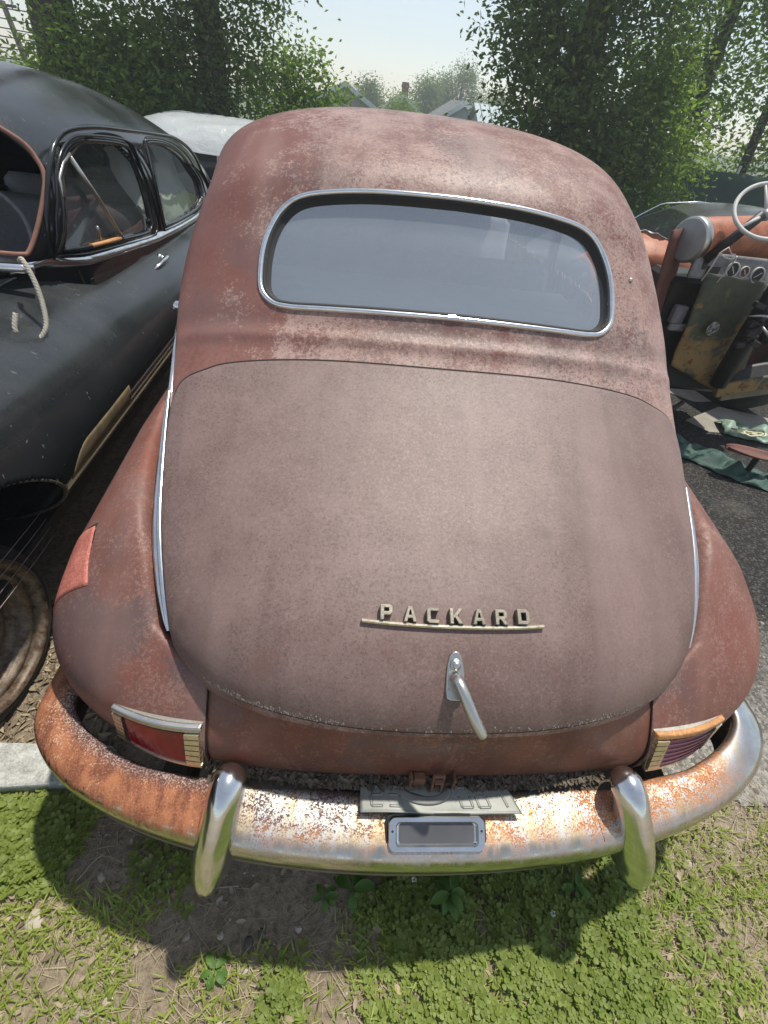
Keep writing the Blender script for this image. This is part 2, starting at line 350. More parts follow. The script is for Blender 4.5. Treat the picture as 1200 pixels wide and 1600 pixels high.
def aspk(x, y):
    w = .05*mnoise.noise(Vector((x*3, y*3, 9)))+.03*mnoise.noise(Vector((x*12, y*12, 4)))
    return y > .30+w-.10*(x-1.0) and x > .78+w and y < 15 and x < 13
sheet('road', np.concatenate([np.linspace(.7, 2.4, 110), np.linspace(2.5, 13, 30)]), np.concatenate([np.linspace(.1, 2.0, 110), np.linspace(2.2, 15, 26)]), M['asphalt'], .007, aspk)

# ------------------------------------------------------------------ surfaces of the rusty sedan
RIBS = np.array([
 [0.185, 0.516, 0.595, 0.531, 0.466, 2.527], [0.193, 0.738, 0.621, 0.505, 0.668, 2.429], [0.289, 0.867, 0.64 , 0.482, 0.758, 2.378],
 [0.522, 0.968, 0.68 , 0.586, 0.857, 2.447], [0.776, 1.059, 0.707, 0.799, 0.973, 2.576], [1.015, 1.167, 0.726, 1.024, 1.096, 2.769],
 [1.158, 1.296, 0.76 , 1.277, 1.183, 2.95 ], [1.299, 1.44 , 0.768, 1.509, 1.252, 2.992], [1.461, 1.589, 0.751, 1.743, 1.335, 2.853],
 [1.899, 1.68 , 0.773, 2.085, 1.392, 2.786], [2.421, 1.664, 0.77 , 2.443, 1.222, 2.522], [2.996, 1.593, 0.734, 3.   , 1.06 , 2.376],
 [3.35, 1.50, .70, 3.30, 1.06, 2.4], [3.62, 1.27, .69, 3.45, 1.03, 2.4], [3.80, 1.13, .66, 3.62, 1.0, 2.4], [4.4, 1.06, .55, 4.4, .85, 2.2],
 [4.95, .95, .42, 4.95, .7, 2.2], [5.12, .62, .35, 5.08, .5, 2.2]])
def cr(P, t):
    P = np.asarray(P); n = len(P); t = np.asarray(t, float); i = np.clip(np.floor(t).astype(int), 0, n-2); u = (t-i)[..., None]
    g = lambda k: P[np.clip(k, 0, n-1)]
    p0 = np.where((i-1 < 0)[..., None], 2*g(i)-g(i+1), g(i-1)); p3 = np.where((i+2 > n-1)[..., None], 2*g(i+1)-g(i), g(i+2)); p1 = g(i); p2 = g(i+1)
    return .5*(2*p1+(p2-p0)*u+(2*p0-5*p1+4*p2-p3)*u**2+(3*p1-p0-3*p2+p3)*u**3)
def shellS(R, t, th):
    """th in degrees; beyond 90 the side drops vertically 1 mm per .2 degree"""
    t = np.asarray(t, float); th = np.asarray(th, float); t, th = np.broadcast_arrays(t, th)
    q = cr(R, t); a = np.abs(th); ov = np.maximum(a-90, 0)/20; a = np.radians(np.minimum(a, 90)); s = np.sin(a); c = np.cos(a); n = q[..., 5]
    X = q[..., 2]*s**(2/n)+ov*.06; o = 1-c**(2/n)
    P = np.stack([X*np.where(th < 0, -1, 1), q[..., 0]+(q[..., 3]-q[..., 0])*o, q[..., 1]+(q[..., 4]-q[..., 1])*o-ov*.35], -1)
    return P
def S(t, th, off=0):
    P = shellS(RIBS, t, th)
    if np.any(off):
        e = .02; e2 = .4
        a = shellS(RIBS, np.asarray(t)+e, th)-shellS(RIBS, np.asarray(t)-e, th); b = shellS(RIBS, t, np.asarray(th)+e2)-shellS(RIBS, t, np.asarray(th)-e2)
        N = np.cross(a, b); N /= np.linalg.norm(N, axis=-1)[..., None]+1e-12
        N = -N if False else N
        # outward = away from a point inside the cabin
        sg = np.sign(((P-np.array([0, 2.0, .7]))*N).sum(-1)); P = P+N*(sg*np.asarray(off))[..., None]
    return P
def fblob(y, ph, Hb=.25):
    W0, yt, L, p, zm, h0, h1, L2, q, m = .954, .171, .397, 2.284, .575, .383, .158, .469, 1.194, 2.638
    y = np.maximum(y, yt+1e-5); e = 1-np.clip((y-yt)/L, 0, 1); W = W0*(1-e**p)**(1/p)
    e2 = 1-np.clip((y-yt)/L2, 0, 1); hh = np.minimum(h0+h1*(y-yt), .53)-.05*np.clip((y-2.6)/2, 0, 1); H = hh*(1-e2**q)**(1/q)
    e3 = 1-np.clip((y-yt)/.3, 0, 1); Hl = Hb*(1-e3**2.2)**(1/2.2)
    fr = np.clip((y-4.5)/.72, 0, .9999); g = (1-fr**2.6)**(1/2.6); W = W*(.75+.25*g)*(g**.35); H = H*g; Hl = Hl*g
    c = np.cos(ph); s = np.sin(ph)
    return np.stack(np.broadcast_arrays(W*np.sign(c)*np.abs(c)**(2/m), y, zm+np.where(s > 0, H, Hl)*np.sign(s)*np.abs(s)**(2/m)), -1)
# vectors of the fender surface in (y, phi); normal by differences
def FB(y, ph, off=0):
    P = fblob(y, ph)
    if np.any(off):
        N = np.cross(fblob(y+.002, ph)-fblob(y-.002, ph), fblob(y, ph+.01)-fblob(y, ph-.01)); N /= np.linalg.norm(N, axis=-1)[..., None]+1e-12
        sg = np.sign(((P-np.stack(np.broadcast_arrays(np.zeros_like(P[..., 0]), np.maximum(P[..., 1], .9), .575*np.ones_like(P[..., 0])), -1))*N).sum(-1)); P = P+N*(sg*off)[..., None]
    return P
def yb(x, z):
    """y of the tail surface above (x,z)"""
    lo, hi = .1711, 1.4
    for _ in range(40):
        m = (lo+hi)/2; W = fblob(np.array(m), np.array(0.))[0]; H = fblob(np.array(m), np.array(math.pi/2 if z > .575 else -math.pi/2))[2]-.575
        v = (abs(x)/max(W, 1e-6))**2.638+(abs(z-.575)/max(abs(H), 1e-6))**2.638
        if v > 1: lo = m
        else: hi = m
    return hi

car = empty('rusty_sedan', (0, 0, 0), 'rusty pinkish brown vintage sedan seen from behind, trunk with lettering, chrome bumper', 'car')

# lid outline and window outline in shell coordinates
LB = np.array([(4.96, 0), (4.96, 15), (4.93, 30), (4.87, 47), (4.80, 56), (4.74, 64), (4.66, 70), (4.5, 74.5), (4.25, 76.5), (3.8, 75.5), (3.3, 72.5), (2.95, 70.5), (2.6, 69.5), (2.2, 69), (1.85, 68.5), (1.5, 67), (1.3, 62), (1.14, 51), (1.12, 35), (1.07, 16), (1.05, 0)])
def dense(P, n):
    P = np.array(P, float); d = np.r_[0, np.cumsum(np.linalg.norm(np.diff(P*np.array([.2, .012]), axis=0), axis=1))]; u = np.linspace(0, d[-1], n)
    k = np.interp(u, d, np.arange(len(P))); return cr(P, k)
lb = dense(LB, 130); LBf = np.concatenate([lb, (lb*np.array([1, -1]))[::-1][1:-1]])
WBc = np.array([(5.77, .6), (5.755, 10), (5.745, 20), (5.745, 27), (5.80, 31.6), (6.0, 34.4), (6.35, 34.4), (6.65, 33.6), (6.9, 32.2), (7.12, 30.1), (7.28, 27.3), (7.375, 23.6), (7.43, 18), (7.48, 10), (7.51, .6)])
wr = dense(WBc, 80); wl = wr.copy(); wl[:, 1] = .6-(wr[:, 1]-.6)*.985; WB = np.concatenate([wr, wl[::-1][1:-1]])
def inside(poly, t, h):
    n = len(poly); c = np.zeros(np.shape(t), bool); j = n-1
    for i in range(n):
        a, b = poly[i], poly[j]
        cond = ((a[0] > t) != (b[0] > t)) & (h < (b[1]-a[1])*(t-a[0])/(b[0]-a[0]+1e-12)+a[1]); c ^= cond; j = i
    return c
def shrink(poly, k, cen):
    return (poly-np.array(cen))*k+np.array(cen)

# body shell (roof, pillars, cowl, hood)
tv = np.concatenate([np.linspace(.95, 8.2, 260), np.linspace(8.25, 17, 120)]); hv = np.concatenate([np.linspace(-112, -60, 44), np.linspace(-59, 59, 119), np.linspace(60, 112, 44)])
T, H = np.meshgrid(tv, hv, indexing='ij'); P = S(T, H)
# rolled ridge between the window panel and the lid flange
P = P+0.0
ridge = .006*np.exp(-((T-5.30)/.10)**2)*np.clip((86-np.abs(H))/10, 0, 1)-.003*np.exp(-((T-5.55)/.14)**2)*np.clip((86-np.abs(H))/10, 0, 1)
P = P+np.array([0, -.5, .85])*ridge[..., None]
V = P.reshape(-1, 3); F = np.array(grid_faces(len(tv), len(hv)))
fc = V[F].mean(1); ft = T.reshape(-1)[F].mean(1); fh = H.reshape(-1)[F].mean(1)
hole = inside(shrink(WB, .97, (6.65, .6)), ft, fh)
side = (np.abs(fc[:, 0]) > .5) & (np.abs(fh) > 45) & (fc[:, 2] > 1.13) & (fc[:, 2] < 1.44) & (((fc[:, 1] > 1.93) & (fc[:, 1] < 2.42)) | ((fc[:, 1] > 2.52) & (fc[:, 1] < 3.15)))
ws = (ft > 12.25) & (ft < 13.75) & (np.abs(fh) < 62)
F = F[~(hole | side | ws)]
Vl, Fl = dropped(V, F.tolist())
body = mesh_obj('roof_shell', Vl, Fl, M['roof'], car); solid(body, .004)

# trunk lid, raised 9 mm with rolled edge
cen = np.array([3.0, 0.]); rr = np.r_[np.linspace(0, .93, 52), [.95, .965, .978, .988, .995, .999, 1.0, .995]]
off = np.r_[np.full(52, .009), [.009, .009, .009, .0085, .007, .0045, .001, -.012]]
Vt = []; 
for r, o_ in zip(rr, off): 
    q = cen+(LBf-cen)*r; Vt.append(S(q[:, 0], q[:, 1], np.full(len(q), o_)))
V = np.concatenate(Vt); F = grid_faces(len(rr), len(LBf), True)
lid = mesh_obj('trunk_lid', V, F, M['lid'], car)
# dark tube painted as the shade in the gap round the lid
mb = MB(); q = cen+(LBf-cen)*1.004; mb.tube(S(q[:, 0], q[:, 1], np.full(len(q), .0005)), .0046, 6, True); mb.build('lid_gap_line', M['seam'], car, True)
# crusty patches of flaking paint along the bottom lip
V = []; F = []
for k in range(420):
    i = random.choice([random.gauss(-.36, .10), random.gauss(.36, .12), random.gauss(0, .4)]); 
    th = max(-66, min(66, i*95)); tt = np.interp(abs(th), [0, 18, 37, 51, 62, 68.5], [1.06, 1.08, 1.14, 1.22, 1.35, 1.55])+.02+abs(random.gauss(0, .035))
    c0 = S(tt, th, .0095); e1 = S(tt, th+1, .0095)-c0; e2 = S(tt+.03, th, .0095)-c0; e1 = e1/np.linalg.norm(e1); e2 = e2/np.linalg.norm(e2); s_ = random.uniform(.0008, .0028); b = len(V); m_ = 5
    nn = np.cross(e1, e2); nn = nn*np.sign(nn@np.array([0, -1, .3]))
    for j in range(m_): a = 2*math.pi*j/m_; rr_ = s_*random.uniform(.5, 1.2); V.append(c0+e1*rr_*math.cos(a)+e2*rr_*1.6*math.sin(a))
    V.append(c0+nn*s_*.35); F += [(b+j, b+(j+1) % m_, b+m_) for j in range(m_)]
tag(mesh_obj('flaking_paint', V, F, plain('pale_flakes', (.27, .235, .20), .9), lid, False), kind='stuff')

# rear window: trim, gasket, glass
def outline3(poly, k, off_, cen_=(6.65, .6)):
    q = shrink(poly, k, cen_); return S(q[:, 0], q[:, 1], np.full(len(q), off_))
def ribbon(name, rings, mat, parent, closed=True):
    V = np.concatenate(rings); F = grid_faces(len(rings), len(rings[0]), closed); return mesh_obj(name, V, F, mat, parent)
def inset(poly, d_mm):
    """inset a (t,th) loop by metres using local scale"""
    P3 = S(poly[:, 0], poly[:, 1]); n = len(poly); tg = np.roll(P3, -1, 0)-np.roll(P3, 1, 0); tg /= np.linalg.norm(tg, axis=1)[:, None]
    e = .01; a = (S(poly[:, 0]+e, poly[:, 1])-P3)/e; b = (S(poly[:, 0], poly[:, 1]+.5)-P3)/.5
    N = np.cross(a, b); N /= np.linalg.norm(N, axis=1)[:, None]; inn = np.cross(N, tg); c3 = P3.mean(0); sg = np.sign(((c3-P3)*inn).sum(1)); inn *= np.sign(sg.sum())
    out = []
    for i in range(n):
        G = np.stack([a[i], b[i]], 1); out.append(np.linalg.lstsq(G, inn[i]*d_mm, rcond=None)[0])
    return poly+np.array(out)
rg = []
for d, o_ in ((-.009, -.004), (-.008, .004), (-.004, .0075), (.000, .009), (.004, .0075), (.0065, .005), (.008, .000)):
    q = inset(WB, d); rg.append(S(q[:, 0], q[:, 1], np.full(len(q), o_)))
trim = ribbon('window_trim', rg, M['chrome'], car)
q = inset(WB, .0); 
jn = MB()
jn.add([S(5.735, .35, .0075), S(5.735, .95, .0075), S(5.77, .95, .0102), S(5.77, .35, .0102), S(5.805, .95, .0082), S(5.805, .35, .0082)], [(0, 1, 2, 3), (3, 2, 4, 5)])
jn.build('trim_joint_clip', M['chrome'], trim)
rg = []
for d, o_ in ((.0075, .001), (.0095, .003), (.012, .002), (.014, -.003), (.016, -.010), (.021, -.014), (.025, -.018)):
    q = inset(WB, d); rg.append(S(q[:, 0], q[:, 1], np.full(len(q), o_)))
ribbon('window_gasket', rg, M['rubber'], car)
q = inset(WB, .020); gl = []
for r in np.linspace(0, 1, 26): qq = np.array([6.65, .6])+(q-np.array([6.65, .6]))*r; gl.append(S(qq[:, 0], qq[:, 1], np.full(len(qq), -.018)))
ribbon('rear_window', gl, M['rearglass'], car)

# fenders and flanks
def fender(sgn):
    a = np.linspace(0, 1, 120); yy = np.concatenate([.171+.40*a**1.9, np.linspace(.58, 4.5, 90), 4.5+.72*np.sin(np.linspace(.05, 1, 22)*math.pi/2)])
    ph = np.linspace(-math.pi/2, math.pi/2, 130)
    Y, PH = np.meshgrid(yy, ph, indexing='ij'); P = fblob(Y, PH); P[..., 0] *= sgn
    xs0 = np.interp(Y, [.30, .407, .56, .72, .91, 1.1, 1.6], [.50, .609, .657, .703, .745, .765, .80]); ax = np.abs(P[..., 0])
    d = np.clip((xs0+.045-ax)/.06, 0, 1); d = d*d*(3-2*d)*np.clip((P[..., 2]-.68)/.12, 0, 1)*np.clip((Y-.31)/.14, 0, 1)
    P[..., 2] -= .14*d
    V = P.reshape(-1, 3).copy(); F = np.array(grid_faces(len(yy), len(ph))); fx = np.abs(V[F][:, :, 0]); fy = V[F][:, :, 1]; fz = V[F][:, :, 2]
    cut = (fx.max(1) < .515) & (fy.min(1) < .46) & (fz.max(1) < .83)
    # rear wheel openings sit low behind the skirts; front arches
    c = V[F].mean(1); arch = ((c[:, 1]-3.95)**2+(c[:, 2]-.36)**2 < .40**2) & (np.abs(c[:, 0]) > .6)
    xc = np.interp(c[:, 1], [.30, .407, .56, .72, .91, 1.1, 1.6], [.50, .609, .657, .703, .745, .765, .80])
    inn = (np.abs(c[:, 0]) < xc-.09) & (c[:, 2] > .66) & (c[:, 1] > .40)
    F = F[~(cut | arch | inn)]
    # pull the cut edge exactly onto the seam
    keep = np.unique(F); m = np.zeros(len(V), bool); m[keep] = True
    near = m & (np.abs(V[:, 0]) < .515) & (V[:, 1] < .46) & (V[:, 2] < .83) & (np.abs(V[:, 0]) > .40)
    for i in np.where(near)[0]:
        if .30 < V[i, 2] < .80: V[i, 0] = sgn*.515; V[i, 1] = yb(.515, V[i, 2])
    if sgn < 0: F = F[:, ::-1]
    Vl, Fl = dropped(V, F.tolist())
    return solid(mesh_obj('fender', Vl, Fl, M['fender'], car), .004)
fl = fender(-1); fr = fender(1)
# rear panel between the fenders, under the lid
zs = np.linspace(.345, .790, 60); xs_ = np.linspace(-.515, .515, 90); ybz = np.array([yb(.515, z) for z in zs])
y0z = np.interp(zs, [.34, .45, .55, .70, .79], [.24, .196, .184, .188, .205])
V = [(x, y0z[i]+(ybz[i]-y0z[i])*abs(x/.515)**3.0+.002, z) for i, z in enumerate(zs) for x in xs_]
solid(mesh_obj('rear_panel', V, grid_faces(len(zs), len(xs_)), M['panel'], car), .003)
for s in (-1, 1):
    mb = MB(); mb.tube([(s*.5155, yb(.515, z)-.0012, z) for z in np.linspace(.36, .735, 30)], .003, 6); mb.build('panel_seam', M['seam'], car, True)

# side trims along the crease
def side_trim(s):
    tt = np.linspace(1.86, 4.62 if s < 0 else 3.9, 70); rg = []
    lbt = lambda t: np.interp(t, [1.85, 2.2, 2.6, 2.95, 3.3, 3.8, 4.25, 4.62], [68.5, 69, 69.5, 70.5, 72.5, 75.5, 77.5, 79])
    wdt = np.interp(tt, [1.86, 2.0, 2.4, 3.2, 4.0, 4.45, 4.62], [.6, 4.0, 8.0, 9.5, 8.0, 5.0, 1.5] )
    prof = [(0, -.004), (.02, .006), (.12, .010), (.22, .010), (.30, .004), (.36, .004), (.42, .011), (.54, .011), (.61, .004), (.67, .004), (.74, .010), (.86, .009), (.97, .004), (1, -.006)]
    for u, o_ in prof: rg.append(S(tt, s*(lbt(tt)+.8+wdt*u*1.3), np.full(len(tt), o_*1.0)))
    ribbon('side_trim', rg, M['chrome'], car, False)
    tt = np.linspace(4.5, 6.3, 50); rg = []
    for u, o_ in ((0, -.002), (.15, .006), (.5, .009), (.85, .006), (1, -.002)): rg.append(S(tt, s*((80 if s < 0 else 90)+7*u+np.linspace(0, 12, 50)), np.full(50, o_*.8)))
    ribbon('side_trim', rg, M['chrome'], car, False)
side_trim(-1); side_trim(1)

# fuel door patch on the left fender
def fphi(x, y, z):
    W = fblob(np.array(y), np.array(0.))[0]; m = 2.638; H = fblob(np.array(y), np.array(math.pi/2))[2]-.575
    c = (min(abs(x)/W, 1))**(m/2); return math.acos(c)

# tail lights: chrome frame with ribbed ends and a red lens
def bil(c, u, v):
    c = [np.array(q) for q in c]; return (c[0]*(1-u)+c[1]*u)*(1-v)+(c[3]*(1-u)+c[2]*u)*v
def tail_light(s, lens, frame, top):
    OT, IT, IB, OB = (.722, .300, .642), (.519, .250, .655), (.519, .214, .552), (.730, .292, .522)
    c = [np.array((s*p[0], p[1], p[2])) for p in (OT, IT, IB, OB)]
    nrm = np.cross(c[1]-c[0], c[3]-c[0]); nrm /= np.linalg.norm(nrm); nrm *= np.sign(nrm@np.array([s*.2, -1, .2]))
    g = MB()
    def slab(u0, u1, v0, v1, d0, d1, mbx=None, bow=.012, k=8):
        mbx = mbx or g; V = []; 
        for d in (d0, d1):
            for j in (0, 1):
                for i in range(k+1):
                    u = u0+(u1-u0)*i/k; v = (v0, v1)[j]; V.append(bil(c, u, v)+nrm*(d+bow*4*u*(1-u)))
        n = k+1; F = []
        for i in range(k): F += [(i, i+1, n+i+1, n+i), (2*n+i, 3*n+i, 3*n+i+1, 2*n+i+1), (i, 2*n+i, 2*n+i+1, i+1), (n+i, n+i+1, 3*n+i+1, 3*n+i)]
        F += [(0, n, 3*n, 2*n), (k, 2*n+k, 3*n+k, n+k)]; mbx.add(V, F)
    slab(0, 1, 0, 1, -.02, .012); tl = g.build('tail_light', M[frame], car); 
    g = MB(); slab(-.012, 1.012, -.04, .105, .006, .020, g); b = g.build('top_bar', M[top], tl); bv = b.modifiers.new('b', 'BEVEL'); bv.width = .004; bv.segments = 3
    for u0_, u1_ in ((.0, .125), (.845, .995)):
      g = MB()
      for r in range(6):
        v0 = .13+r*.144; slab(u0_, u1_, v0, v0+.118, .010, .022, g, k=2)
      g.build('ribbed_end', M[frame], tl)
    g = MB(); slab(.135, .835, .16, .97, .008, .0165, g); g.build('lens', M[lens], tl)
    g = MB()
    if s > 0:
        for r in range(5): v0 = .28+r*.14; slab(.15, .82, v0, v0+.04, .015, .0195, g)
        g.build('lens_rib', M[lens], tl)
    g = MB(); slab(.0, 1.0, .972, 1.03, .008, .019, g); g.build('bottom_bar', M[frame], tl)
    if s < 0: g = MB(); slab(.128, .84, .13, .16, .006, .017, g); slab(.128, .142, .13, .995, .006, .0175, g); slab(.826, .84, .13, .995, .006, .0175, g); g.build('lens_bezel', M['rubber'], tl)
    return tl
tag(tail_light(-1, 'lens', 'gold', 'pitted'), 'tail light with deep red lens and silver top bar')
rust_bar = rust_paint('orange_rusted_bar', (.52, .27, .10), (.42, .20, .07), (.3, .12, .05), (.35, .14, .06), 'few'); M['rustbar'] = rust_bar
tag(tail_light(1, 'lens2', 'gold', 'rustbar'), 'tail light with faded purple lens and orange rusted top bar')

# name on the lid: bar with seven raised block letters
GL = {'P': [(0, 0), (.24, 0), (.24, .34), (.62, .34), (.76, .48), (.76, .86), (.62, 1), (0, 1)],
 'A': [(0, 0), (.22, 0), (.27, .24), (.53, .24), (.58, 0), (.80, 0), (.54, 1), (.26, 1)],
 'C': [(.14, 0), (.76, 0), (.76, .22), (.24, .22), (.24, .78), (.76, .78), (.76, 1), (.14, 1), (0, .86), (0, .14)],
 'K': [(0, 0), (.23, 0), (.23, .36), (.31, .42), (.56, 0), (.84, 0), (.48, .54), (.80, 1), (.54, 1), (.23, .60), (.23, 1), (0, 1)],
 'R': [(0, 0), (.23, 0), (.23, .34), (.34, .34), (.55, 0), (.82, 0), (.59, .36), (.76, .48), (.76, .86), (.62, 1), (0, 1)],
 'D': [(0, 0), (.60, 0), (.78, .18), (.78, .82), (.60, 1), (0, 1)]}
HOL = {'P': [(.24, .56), (.52, .56), (.52, .78), (.24, .78)], 'R': [(.24, .56), (.52, .56), (.52, .78), (.24, .78)], 'A': [(.32, .44), (.48, .44), (.43, .74), (.37, .74)], 'D': [(.25, .24), (.54, .24), (.54, .76), (.25, .76)]}
# t,th of the name: invert around (x, ~.36, ~.92)
def lid_at(x, z, off_=.009):
    a, b = 1.5, 4.5
    for _ in range(24):
        t_ = (a+b)/2
        # find th giving x
        lo, hi = 0., 75.
        for _ in range(24):
            h = (lo+hi)/2
            if shellS(RIBS, t_, h)[0] < abs(x): lo = h
            else: hi = h
        p_ = S(t_, h if x >= 0 else -h, off_)
        if p_[2] < z: a = t_
        else: b = t_
    return Vector(p_)
def name_plate():
    zb = lambda x: .906-.0*x*x
    pts = [lid_at(x, .905) for x in np.linspace(-.192, .192, 25)]
    up = (lid_at(0, .93)-lid_at(0, .90)).normalized(); out = Vector((0, 0, 0)); ex = Vector((1, 0, 0)); out = ex.cross(up); out = out if out.y < 0 else -out
    V = []; 
    prof = [(-.0045, -.003), (-.0045, .009), (-.002, .012), (.002, .012), (.0045, .009), (.0045, -.003)]
    for p_ in pts:
        for a, b in prof: V.append(p_+up*a+out*b)
    n = len(prof); F = grid_faces(len(pts), n, True)+[tuple(range(n)), tuple(range((len(pts)-1)*n, len(pts)*n))[::-1]]
    bar = mesh_obj('name_bar', V, F, M['gold'], lid, False)
    hgt = .032
    for k, chx in enumerate(zip('PACKARD', np.linspace(-.142, .146, 7))):
        ch, x = chx; w = .8*.030; base = lid_at(x, .905)+up*.0042
        uv = lambda p: base+ex*((p[0]-.4)*.034)+up*(p[1]*hgt)
        import bmesh
        bm = bmesh.new()
        ov = [bm.verts.new(uv(p)) for p in GL[ch]]; ed = [bm.edges.new((ov[i], ov[(i+1) % len(ov)])) for i in range(len(ov))]
        if ch in HOL:
            hv_ = [bm.verts.new(uv(p)) for p in HOL[ch]]; ed += [bm.edges.new((hv_[i], hv_[(i+1) % 4])) for i in range(4)]
        g = bmesh.ops.triangle_fill(bm, use_beauty=True, edges=ed)
        fs = [f for f in g['geom'] if isinstance(f, bmesh.types.BMFace)]
        e = bmesh.ops.extrude_face_region(bm, geom=fs)
        bmesh.ops.translate(bm, verts=[v for v in e['geom'] if isinstance(v, bmesh.types.BMVert)], vec=out*.018)
        bmesh.ops.recalc_face_normals(bm, faces=bm.faces)
        me = bpy.data.meshes.new('letter'); bm.to_mesh(me); bm.free(); me.materials.append(M['letter'])
        o = bpy.data.objects.new('letter', me); col.objects.link(o); o.parent = bar
        bv = o.modifiers.new('b', 'BEVEL'); bv.width = .0012; bv.segments = 2
name_plate()

# trunk handle
def handle():
    c0 = lid_at(.000, .856); up = (lid_at(.004, .873)-lid_at(.004, .84)).normalized(); ex = Vector((1, 0, 0)); out = ex.cross(up); out = out if out.y < 0 else -out
    poly = []
    hw = lambda v: .0
    pts = [(-.0175, -.045), (-.0195, -.030), (-.0185, 0), (-.0165, .020), (-.012, .038), (-.006, .046), (0, .048), (.006, .046), (.012, .038), (.0165, .020), (.0185, 0), (.0195, -.030), (.0175, -.045), (.009, -.049), (-.009, -.049)]
    mb = MB(); mb.prism(pts[::-1], c0-out*.004, ex, up, out*.011); es = mb.build('trunk_handle', M['pitted'], lid); bv = es.modifiers.new('b', 'BEVEL'); bv.width = .004; bv.segments = 3
    mb = MB(); mb.lathe([(0, .017), (.006, .0168), (.0075, .015), (.0078, .012), (.0105, .0125), (.0115, .011), (.012, .004)], c0+up*.021, out, 28); mb.build('lock_button', M['pitted'], es, True)
    mb = MB(); mb.lathe([(.006, .026), (.010, .024), (.0125, .016), (.0135, .010), (.014, .004)], c0-up*.006, out, 28)
    b0 = c0-up*.006+out*.020
    path = [b0, b0+out*.010-up*.006+ex*.002, b0+out*.016-up*.022+ex*.009, b0+out*.018-up*.045+ex*.019, b0+out*.017-up*.070+ex*.031, b0+out*.013-up*.092+ex*.044, b0+out*.010-up*.104+ex*.052]
    P = np.array([tuple(p) for p in path]); k = np.linspace(0, 6, 40); pp = cr(P, k); rad = np.interp(k, [0, 1, 2, 3, 4, 5, 5.7, 5.95, 6], [.0125, .0122, .0118, .0120, .0118, .0106, .0094, .006, .002])
    mb.tube([Vector(p) for p in pp], list(rad), 16); mb.build('lever', M['pitted'], es, True)
handle()

# fuel door on left fender surface
def patch_on_fender(s, TR, BR, BL, TL, off_, name, mat, parent, n=16):
    V = []
    for i in range(n+1):
        for j in range(n+1):
            u, v = i/n, j/n; y = (BL[0]*(1-u)+BR[0]*u)*(1-v)+(TL[0]*(1-u)+TR[0]*u)*v; ph = (BL[1]*(1-u)+BR[1]*u)*(1-v)+(TL[1]*(1-u)+TR[1]*u)*v
            p = FB(np.array(y), np.array(ph), np.array(off_)); V.append((s*p[0], p[1], p[2]))
    o = mesh_obj(name, V, grid_faces(n+1, n+1), mat, parent); solid(o, .002, 0); return o

# bumper
def plan(u):
    """u 0..1 from the centre to the end of the wrap; returns point, outward normal"""
    a = u/.80*math.pi/2
    W, D, y0 = .972, .345, .032
    if u <= .80: x = W*math.sin(a)**.93; y = y0+D*(1-math.cos(a)); 
    else: x = W; y = y0+D+(u-.80)*1.15
    return x, y
BP = [(-.128, .500), (-.121, .509), (-.105, .512), (-.065, .506), (-.028, .498), (-.009, .490), (.002, .476), (.006, .455), (.006, .425), (.001, .400), (-.010, .384), (-.026, .378), (-.028, .371), (-.012, .367), (-.006, .352), (-.012, .334), (-.026, .327), (-.060, .327)]
def bump_ring(x, y, nx, ny, s=1): k = 1-.30*min(1, max(0, (x-.35)/.35)); return [(s*(x+nx*a*k), y+ny*a*k, z) for a, z in BP]
def make_bumper():
    us = np.linspace(-1, 1, 220); V = []; n = len(BP)
    for u in us:
        x, y = plan(abs(u)); x2, y2 = plan(min(1, abs(u)+.004)); x1, y1 = plan(max(0, abs(u)-.004)); tx, ty = x2-x1, y2-y1; L = math.hypot(tx, ty); nx, ny = ty/L, -tx/L
        if abs(u) < .004: nx, ny = 0, -1
        s = 1 if u >= 0 else -1
        V += bump_ring(x, y, nx, ny, s)
    F = [tuple(reversed(f)) for f in grid_faces(len(us), n)]
    b = mesh_obj('bumper', V, F, M['bumper'], car)
    d = np.r_[0, np.cumsum(np.linalg.norm(np.diff(np.array(BP), axis=0), axis=1))]; d /= d[-1]; uv = b.data.uv_layers.new(name='across')
    for lp in b.data.loops: uv.data[lp.index].uv = ((lp.vertex_index//n)/(len(us)-1), d[lp.vertex_index % n])
    solid(b, .003); auto_smooth(b, 60); return b
bumper = make_bumper()
mb = MB()   # cut-out joints as thin dark lines across the top right
def bpath(x0, i0=1, i1=9, off_=.0016):
    # section line at given x
    for u in np.linspace(0, .8, 400):
        if plan(u)[0] >= x0: break
    x, y = plan(u); x2, y2 = plan(u+.004); tx, ty = x2-x, y2-y; L = math.hypot(tx, ty); return [Vector((x+ty/L*(a+off_*0), y-tx/L*a, z+off_)) for a, z in BP[i0:i1]]
mb.tube(bpath(.395, 1, 11), .0022, 5); mb.build('bumper_joint', M['seam'], bumper, True)
